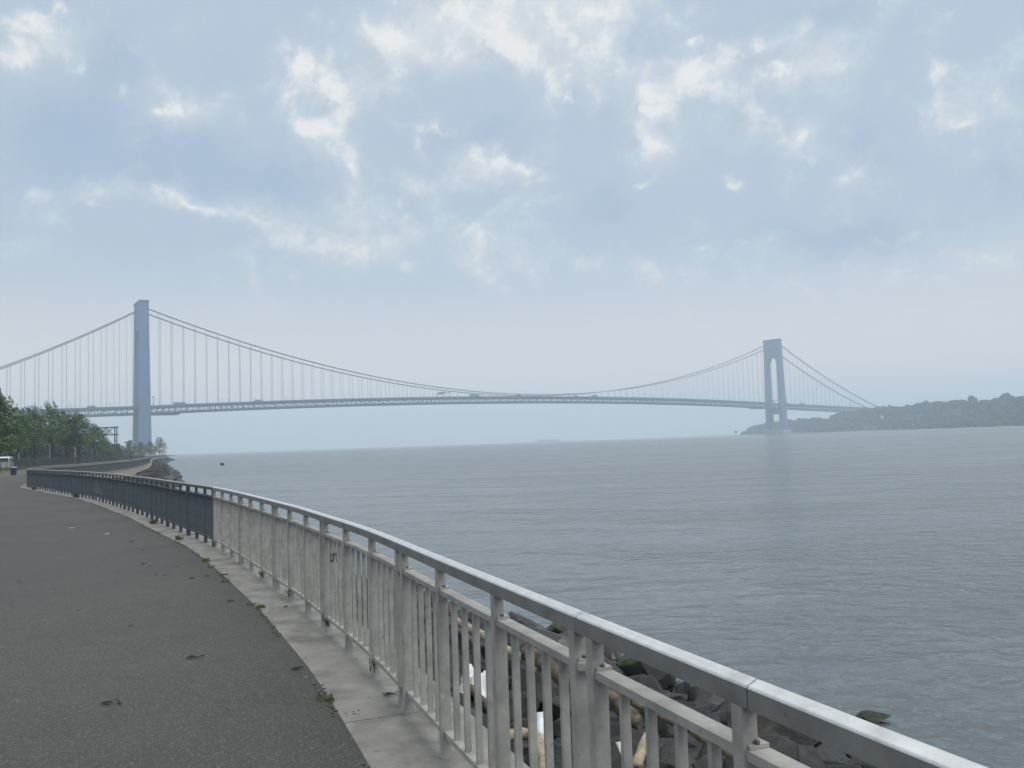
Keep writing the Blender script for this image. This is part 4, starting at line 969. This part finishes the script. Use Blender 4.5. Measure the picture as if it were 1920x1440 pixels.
def person(x, y, rz, label, cm):
    root = empty('person', (x, y, 0.0), rz); tag(root, label, 'person', 'people walking far along the promenade')
    J = {'pel': (0, 0, 0.95, 0.13), 'ch': (0, 0.02, 1.28, 0.15), 'nk': (0, 0.02, 1.47, 0.055), 'hd': (0, 0.03, 1.60, 0.10), 'tp': (0, 0.03, 1.70, 0.075),
         'hl': (-0.09, 0.02, 0.88, 0.09), 'kl': (-0.10, 0.16, 0.50, 0.06), 'al': (-0.10, 0.14, 0.08, 0.045), 'tl': (-0.10, 0.28, 0.03, 0.03),
         'hr': (0.09, 0, 0.88, 0.09), 'kr': (0.10, 0.0, 0.48, 0.06), 'ar': (0.10, -0.22, 0.10, 0.045), 'tr': (0.10, -0.10, 0.03, 0.03),
         'sl': (-0.19, 0.02, 1.40, 0.06), 'el': (-0.24, -0.06, 1.12, 0.045), 'wl': (-0.23, 0.06, 0.88, 0.032), 'fl': (-0.22, 0.10, 0.80, 0.03),
         'sr': (0.19, 0.02, 1.40, 0.06), 'er': (0.24, 0.06, 1.12, 0.045), 'wr': (0.23, 0.20, 0.92, 0.032), 'fr': (0.22, 0.26, 0.86, 0.03)}
    E_ = 'pel-ch ch-nk nk-hd hd-tp pel-hl hl-kl kl-al al-tl pel-hr hr-kr kr-ar ar-tr ch-sl sl-el el-wl wl-fl ch-sr sr-er er-wr wr-fr'.split()
    ks = list(J); me = bpy.data.meshes.new('body'); me.from_pydata([J[k][:3] for k in ks], [tuple(ks.index(q) for q in e.split('-')) for e in E_], [])
    o = link('body', me, root); md = o.modifiers.new('skin', 'SKIN'); me.materials.append(cm)
    for i, k in enumerate(ks): me.skin_vertices[0].data[i].radius = (J[k][3],) * 2
    me.skin_vertices[0].data[0].use_root = True
    o.modifiers.new('sub', 'SUBSURF').levels = 1
    b = MB(); b.lathe((0, 0.03, 1.55), [(0.05, -0.08), (0.085, -0.02), (0.098, 0.06), (0.09, 0.13), (0.03, 0.175)], 10); b.build('head', M['skin'], root, True)
    b = MB(); b.lathe((0, 0.005, 1.60), [(0.105, -0.02), (0.112, 0.05), (0.095, 0.11), (0.02, 0.145)], 10); b.build('hair', M['cloth'], root, True)
q = atY(267, 855, 262); person(q.x, q.y, 0.4, 'person in dark clothing walking far along the promenade, below the bridge tower', M['cloth'])
q = atY(246, 858, 215); person(q.x, q.y, 3.4, 'person farther left on the promenade, beside the picket fence', M['cloth'])

# ------------------------------------------------------------------ suspension bridge
T1 = Vector((-499.6, 1034.7 * KY)); TT2 = Vector((578.9, 1694.5 * KY)); AX = (TT2 - T1).normalized(); NX = Vector((AX.y, -AX.x)); LB = (TT2 - T1).length; SIDE = 370.0; SIDE_R = 402.0
def bp(s, o, z): p = T1 + AX * s + NX * o; return Vector((p.x, p.y, z))
RZ_B = math.atan2(AX.y, AX.x)
HTOP, HCAB = 208.4, 199.0
def deck_z(s):
    if s < 0: return 66.3 + s * 0.030
    if s > LB: return 66.3 - (s - LB) * 0.036
    t = s / LB; return 66.3 + 14.2 * 4 * t * (1 - t)
def cab_z(s):
    if s < 0: t = -s / SIDE; return HCAB + (42 - HCAB) * t - 15 * 4 * t * (1 - t)
    if s > LB: t = (s - LB) / SIDE_R; return HCAB + (44 - HCAB) * t - 12 * 4 * t * (1 - t)
    t = s / LB; return HCAB - (HCAB - 83.5) * 4 * t * (1 - t)
br = empty('suspension_bridge'); tag(br, 'long blue-grey double-deck suspension bridge with two tall towers crossing the strait in haze', 'bridge')
def tower(s, label):
    root = empty('tower', (0, 0, 0)); root.parent = br; root['label'] = label
    zb, zt = WZ - 1, HTOP
    def leg(o):
        b = MB(); sec = [(zb + 9, 15.4, 10.6), (66, 13.9, 9.7), (150, 12.2, 8.8), (zt - 3.2, 11.2, 8.3)]
        vs = []
        for z, ta, wa in sec:
            lean = (zt - z) / zt * 2.6 * (1 if o > 0 else -1)
            q = [(-.5, -.5), (-.28, -.5), (-.28, -.44), (.28, -.44), (.28, -.5), (.5, -.5), (.5, .5), (.28, .5), (.28, .44), (-.28, .44), (-.28, .5), (-.5, .5)]
            for u, v in q: vs.append(bp(s + u * ta, o + lean + v * wa, z))
        n = 12; fs = [(i * n + k, i * n + (k + 1) % n, (i + 1) * n + (k + 1) % n, (i + 1) * n + k) for i in range(3) for k in range(n)] + [tuple(range(n - 1, -1, -1)), tuple(3 * n + k for k in range(n))]
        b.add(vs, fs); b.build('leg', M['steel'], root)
    OL = 16.2
    leg(OL); leg(-OL)
    # portal with an arched underside
    b = MB(); zA = 150.0; hw = 12.4; n = 20; top = zt - 3.4; r_ = hw
    arc = [(-hw, zA)] + [(-hw * math.cos(math.pi * k / n), zA + hw * 1.55 * math.sin(math.pi * k / n)) for k in range(1, n)] + [(hw, zA)]
    for sg in (-1, 1):
        pass
    vs = []
    for u in (-5.3, 5.3):
        for o, z in arc: vs.append(bp(s + u, o, z))
        for o, z in arc: vs.append(bp(s + u, o, top))
    m = len(arc); fs = []
    for k in range(m - 1):
        fs += [(k, k + 1, m + k + 1, m + k), (2 * m + k + 1, 2 * m + k, 3 * m + k, 3 * m + k + 1), (k + 1, k, 2 * m + k, 2 * m + k + 1), (m + k, m + k + 1, 3 * m + k + 1, 3 * m + k)]
    b.add(vs, fs); b.build('portal', M['steel'], root)
    b = MB(); b.box(bp(s, 0, zt - 1.6), (12.2, 41.6, 3.2), RZ_B); b.build('cap', M['steel_dk'], root)
    b = MB(); b.box(bp(s, 0, 49.5), (10.0, 22.0, 13.0), RZ_B); b.build('strut', M['steel'], root)
    b = MB(); b.box(bp(s, 0, deck_z(s) + 7.5), (4, 24.0, 1.2), RZ_B); b.build('walkway', M['steel_dk'], root)
    for o in (OL + 2.4, -OL - 2.4):
        b = MB(); b.lathe(bp(s, o, zb), [(14.5, 0), (14.5, 10.0), (12.5, 12.0)], 20); b.build('pier', M['overpass'], root)
    for u in (-1, 1):
        b = MB(); q = bp(s + u * 10.5, 21.0, deck_z(s) + 3); b.box(q, (0.6, 0.6, 16), RZ_B); b.box(q + Vector((0, 0, 8.6)), (2.2, 2.2, 1.6), RZ_B); b.build('bollard_mast', M['steel_dk'], root)
tower(0, 'nearer, taller-looking tower above the shore trees'); tower(LB, 'farther tower seen at an angle with its arched opening')
for o0 in (15.7, -15.7):
    for do in (-1.3, 1.3):
        b = MB(); pts = [bp(s_, o0 + do, cab_z(s_)) for s_ in [-SIDE + k * (SIDE / 14) for k in range(14)] + [k * LB / 56 for k in range(56)] + [LB + k * SIDE_R / 14 for k in range(15)]]
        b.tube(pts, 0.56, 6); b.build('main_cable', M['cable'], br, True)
# suspenders every 15 m
sus = []
NP = 84; PAN = LB / NP
for o0 in (15.7, -15.7):
    for k in range(1, NP):
        s_ = k * PAN
        s_ += 3.4 if o0 > 0 else -3.4
        if cab_z(s_) - deck_z(s_) > 2: sus.append((s_, o0))
    for k in range(1, 22):
        for s_ in (-k * PAN, LB + k * PAN):
            s_ += 0.8 if o0 > 0 else -0.8
            if cab_z(s_) - deck_z(s_) > 3: sus.append((s_, o0))
sus.sort(key=lambda q: ((q[0] < -230), bp(q[0], q[1], 0).length / max(4, cab_z(q[0]) - deck_z(q[0]))))
rest = MB()
for i, (s_, o0) in enumerate(sus):
    b = MB() if i < 100 else rest
    for do in (-1.3, 1.3):
        for du in (-0.22, 0.22): b.beam(bp(s_ + du, o0 + do, deck_z(s_)), bp(s_ + du, o0 + do, cab_z(s_)), 0.095, 0.095)
    if i < 100: b.build('suspender', M['rope'], br)
tag(rest.build('suspenders', M['rope'], br), kind='stuff')
DS = [-SIDE + k * PAN for k in range(int(SIDE / PAN))] + [k * PAN for k in range(NP)] + [LB + k * PAN for k in range(int(SIDE / PAN) + 1)]
def longbox(name, o0, o1, z0, z1, m, parent=br):
    b = MB(); prof = [(o0, z0), (o0, z1), (o1, z1), (o1, z0)]
    b.sweep(prof, [(bp(s_, 0, deck_z(s_)), Vector((NX.x, NX.y, 0)), Vector((0, 0, 1))) for s_ in DS]); return b.build(name, m, parent)
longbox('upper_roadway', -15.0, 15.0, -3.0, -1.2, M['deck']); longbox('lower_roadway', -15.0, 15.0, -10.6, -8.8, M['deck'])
for o0 in (15.7, -15.7):
    tr = longbox('truss', o0 - 0.6, o0 + 0.6, -3.2, -1.0, M['truss']); tr['label'] = 'stiffening truss along one side of the deck'
    longbox('lower_chord', o0 - 0.6, o0 + 0.6, -11.0, -8.4, M['truss'], tr)
    longbox('parapet', o0 - 0.15, o0 + 0.15, -1.0, 0.25, M['steel_dk'], tr)
    b = MB()
    for k, s_ in enumerate(DS[:-1]):
        a, m_, c = s_, s_ + PAN / 2, s_ + PAN; T = lambda q: deck_z(q) - 3.1
        Bz = lambda q: deck_z(q) - 8.5
        for q in (a, m_): b.beam(bp(q, o0, Bz(q)), bp(q, o0, T(q)), 0.85, 0.85)
        b.beam(bp(a, o0, T(a)), bp(m_, o0, Bz(m_)), 0.6, 0.6); b.beam(bp(m_, o0, Bz(m_)), bp(c, o0, T(c)), 0.6, 0.6)
    b.build('lattice', M['truss'], tr)
    b = MB()
    for k, s_ in enumerate(DS):
        if k % 3 == 0: q = bp(s_ + 3, o0, deck_z(s_)); b.beam(q, q + Vector((0, 0, 6)), 0.3); b.beam(q + Vector((0, 0, 6)), q + Vector((-NX.x * 2, -NX.y * 2, 6.4)), 0.3)
    tag(b.build('lamp_posts', M['steel_dk'], tr), kind='stuff')
for o0 in (0,):
    b = MB(); b.box(bp(55 - 28, 0, deck_z(27) - 12.0), (38, 24, 1.6), RZ_B); b.build('maintenance_platform', M['steel_dk'], br)
    b = MB(); b.box(bp(LB - 45, 0, deck_z(LB - 45) - 12.0), (55, 24, 1.6), RZ_B); b.build('maintenance_platform', M['steel_dk'], br)
# traffic and the overhead sign frame on the upper deck
def lorry(s_, o_, ln, h_, label, kind='truck'):
    q = bp(s_, o_, deck_z(s_) - 1.15); root = empty(kind, q, RZ_B); tag(root, label, kind, 'traffic on the bridge deck')
    cabn = 2.4 if kind == 'truck' else 0.0
    b = MB(); b.box((-cabn / 2 - 0.1, 0, 1.0 + (h_ - 1.0) / 2), (ln - cabn - 0.3, 2.5, h_ - 1.0)); b.box((0, 0, 0.8), (ln, 2.2, 0.35)); b.build('cargo_box' if kind == 'truck' else 'body', M['truck_box'], root)
    if kind == 'truck': b = MB(); b.box((ln / 2 - 1.2, 0, 1.7), (2.2, 2.4, 1.6), top=(0.8, 0.95)); b.build('cab', M['truck_box'], root)
    else: b = MB(); b.box((0, 0, h_ - 1.0), (ln - 0.6, 2.54, 0.7)); b.build('window', M['glass'], root)
    b = MB()
    for x in (-ln / 2 + 1.5, -ln / 2 + 2.8, ln / 2 - 1.4):
        for y in (-1.0, 1.0): b.tube([(x, y - 0.15, 0.5), (x, y + 0.15, 0.5)], 0.5, 8)
    w_ = b.build('wheel', M['tyre'], root); w_['kind'] = 'stuff'
lorry(47, 12, 18, 4.4, 'long trailer truck on the bridge deck just right of the nearer tower')
lorry(-62, 12, 12, 3.9, 'truck on the bridge deck just left of the nearer tower')
lorry(155, 12, 12, 3.8, 'truck on the bridge deck between the nearer tower and midspan')
lorry(520, 12, 20, 5.0, 'longest trailer truck near the middle of the bridge, right of the sign frame')
lorry(610, 12, 10, 4.2, 'truck at the middle of the bridge deck', 'truck')
lorry(780, 12, 14, 4.6, 'truck on the bridge deck right of midspan')
lorry(735, 12, 8, 3.6, 'small truck right of midspan, left of the larger truck')
lorry(LB + 75, 12, 13, 4.2, 'bus on the bridge deck just right of the farther tower', 'bus')
sf = empty('overhead_gantry'); tag(sf, 'spindly overhead frame on the bridge deck left of midspan', 'gantry')
S0 = 462
b = MB()
for o_ in (-13, 13): b.beam(bp(S0, o_, deck_z(S0) - 1.2), bp(S0, o_, deck_z(S0) + 8.5), 0.7); b.beam(bp(S0 + 9, o_, deck_z(S0) - 1.2), bp(S0 + 9, o_, deck_z(S0) + 7), 0.7)
b.build('post', M['steel_dk'], sf)
b = MB(); b.beam(bp(S0, -13, deck_z(S0) + 8), bp(S0, 13, deck_z(S0) + 8), 0.9); b.beam(bp(S0 - 16, 13, deck_z(S0) + 3.2), bp(S0 + 10, 13, deck_z(S0) + 8.2), 0.9); b.beam(bp(S0 - 12, 13, deck_z(S0) + 5.0), bp(S0 - 3, 13, deck_z(S0) + 7.5), 2.0, 2.0); b.build('boom', M['steel_dk'], sf)

# ------------------------------------------------------------------ far shore
def lerp_tab(x, tab):
    if x <= tab[0][0]: return tab[0][1]
    for (a, va), (c, vc) in zip(tab[:-1], tab[1:]):
        if x <= c: return va + (vc - va) * (x - a) / (c - a)
    return tab[-1][1]
SHORE = [(1280, 2750), (1320, 2500), (1370, 2200), (1420, 2020), (1467, 1850), (1582, 1600), (1745, 1350), (1956, 1100), (2150, 950), (2400, 820)]   # photo column -> shore distance
TOPS = [(1280, 0), (1330, 0.5), (1368, 2), (1378, 8), (1393, 18), (1420, 29), (1450, 34), (1500, 37), (1535, 36), (1545, 31), (1563, 44), (1613, 50), (1667, 52), (1682, 48), (1723, 53), (1763, 53), (1820, 51), (1847, 49), (1880, 50), (1960, 52), (2150, 54), (2400, 54)]
def far_pt(px, inl, z):
    ys = lerp_tab(px, SHORE) * KY + inl; q = (px - 960) / FPX * ys; return Vector((q, ys, z))
def hill_h(px, inl):
    t = max(0, lerp_tab(px, TOPS) - 12.5); u = min(1, max(0, inl / 150)); return WZ + 1.2 + t * (u * u * (3 - 2 * u)) + min(inl, 30) * 0.05
b = MB(); cols = [1280 + i * 12 for i in range(94)]; rows = [0, 10, 30, 60, 100, 150, 220, 320, 480, 700]; vs = []
for px in cols:
    for i, inl in enumerate(rows): vs.append(far_pt(px, inl, hill_h(px, inl) if i else WZ - 0.5))
nr = len(rows); b.add(vs, [(i * nr + k, (i + 1) * nr + k, (i + 1) * nr + k + 1, i * nr + k + 1) for i in range(len(cols) - 1) for k in range(nr - 1)])
tag(b.build('hills', M['hill'], None, True), kind='structure')
b = MB(); vs = []
for px in cols: vs += [far_pt(px, -16, WZ + 0.02), far_pt(px, 9, WZ + 2.6)]
b.add(vs, [(2 * i, 2 * i + 2, 2 * i + 3, 2 * i + 1) for i in range(len(cols) - 1)]); tag(b.build('shore', M['beach']), kind='structure')
def ico():
    bm = bmesh.new(); bmesh.ops.create_icosphere(bm, subdivisions=2, radius=1.0); vs = [v.co.copy() for v in bm.verts]; fs = [tuple(v.index for v in f.verts) for f in bm.faces]; bm.free(); return vs, fs
IV, IF = ico()
def crown_blob(b, c, r, seed, sq=0.85):
    o = Vector((seed * 1.7, seed * 0.9, seed * 2.3)); vs = []
    for v in IV: k = 1 + 0.55 * mnoise.noise(v * 1.6 + o) + 0.35 * mnoise.noise(v * 4.0 + o); vs.append((c.x + v.x * r * k, c.y + v.y * r * k, c.z + v.z * r * k * sq))
    b.add(vs, IF)
b = MB(); r = random.Random(99); k = 0
for k in range(1500):
    px = r.uniform(1385, 2350); inl = r.choice((r.uniform(14, 60), r.uniform(40, 170), r.uniform(120, 260)))
    tp = lerp_tab(px, TOPS)
    if tp < 13 and r.random() < 0.6: continue
    rad = r.uniform(4.0, 8.0) * (0.6 if tp < 20 else 1.0)
    crown_blob(b, far_pt(px, inl, hill_h(px, inl) + rad * 0.75), rad, k * 0.37)
tag(b.build('woods', M['wood_mass']), 'hazy dark wood covering the far headland', 'wood', kind='stuff')
for i, (px, inl, hh, lab) in enumerate(((1375, 30, 12, 'lone small tree at the low left tip of the far headland'), (1391, 40, 9, 'second small tree right of the lone tip tree'), (1666, 160, 13, 'tree standing out on the skyline at the end of the bridge cables'), (1735, 150, 14, 'skyline tree cluster in the middle of the far headland'), (1822, 160, 18, 'broad rounded skyline tree on the right of the headland'), (1884, 170, 20, 'highest domed tree at the right end of the headland'))):
    z = hill_h(px, inl); c = far_pt(px, inl, z); rr = random.Random(i); root = empty('skyline_tree', c); tag(root, lab, 'tree', 'trees on the far headland')
    tb = MB(); tb.tube([(0, 0, -2), (0, 0, hh * 0.6)], [0.5, 0.25], 6); tb.build('trunk', M['bark'], root)
    cb = MB()
    for q in range(5): crown_blob(cb, Vector((rr.uniform(-0.25, 0.25) * hh, rr.uniform(-0.2, 0.2) * hh, hh * rr.uniform(0.5, 0.85))), hh * rr.uniform(0.2, 0.3), i * 7 + q)
    cb.build('crown', M['wood_mass'], root)
b = MB(); vs = []
ra = [1608 + i * 8 for i in range(15)]
for px in ra: vs += [far_pt(px, 20, WZ + 1), far_pt(px, 20, WZ + 12.5), far_pt(px, 28, WZ + 12.5), far_pt(px, 28, WZ + 1)]
b.add(vs, [(4 * i + k, 4 * i + 4 + k, 4 * i + 4 + (k + 1) % 4, 4 * i + (k + 1) % 4) for i in range(len(ra) - 1) for k in range(4)] + [(0, 1, 2, 3), (4 * len(ra) - 1, 4 * len(ra) - 2, 4 * len(ra) - 3, 4 * len(ra) - 4)])
tag(b.build('rampart', M['rampart']), 'low faint stone rampart at the foot of the wooded headland', 'wall')
p = far_pt(1650, 70, hill_h(1650, 70)); hut = empty('white_hut', p); tag(hut, 'tiny white hut among the trees of the headland', 'hut')
b = MB(); b.box((0, 0, 6), (3.5, 3, 12)); b.build('wall', M['car_white'], hut); b = MB(); b.box((0, 0, 12.8), (4.0, 3.5, 1.6), top=(0.2, 1)); b.build('roof', M['overpass_dk'], hut)
# low island on the horizon
b = MB(); c = atY(1028, 826, 4200); vs = []
n = 28
for i in range(n + 1):
    u = i / n; w_ = 78; h_ = 13.5 * min(1, u * 6, (1 - u) * 6) * (0.75 + 0.35 * abs(mnoise.noise(Vector((u * 9, 0, 0))))) + (0 if u > 0.12 else 0)
    for dy, kz in ((-40, -0.3), (-25, 0.7), (0, 1), (30, 0.8), (60, -0.3)): vs.append((c.x - w_ + 2 * w_ * u, c.y + dy, WZ + max(-1, h_ * kz)))
b.add(vs, [(i * 5 + k, (i + 1) * 5 + k, (i + 1) * 5 + k + 1, i * 5 + k + 1) for i in range(n) for k in range(4)])
tag(b.build('island', M['hill']), kind='structure')

# ------------------------------------------------------------------ haze
b = MB(); b.box((0, 1700, 123), (15000, 10600, 254)); hz = b.build('haze', []); tag(hz, kind='stuff')
m = bpy.data.materials.new('haze_air'); m.use_nodes = True; nt = m.node_tree; nt.nodes.clear()
pv_ = nt.nodes.new('ShaderNodeVolumePrincipled'); pv_.inputs['Color'].default_value = (0.79, 0.905, 1.0, 1); pv_.inputs['Density'].default_value = 0.00040
pv_.inputs['Density Attribute'].default_value = ''; pv_.inputs['Anisotropy'].default_value = 0.1
ou = nt.nodes.new('ShaderNodeOutputMaterial'); nt.links.new(pv_.outputs[0], ou.inputs['Volume'])
try: m.cycles.homogeneous_volume = True
except Exception: pass
hz.data.materials.append(m)
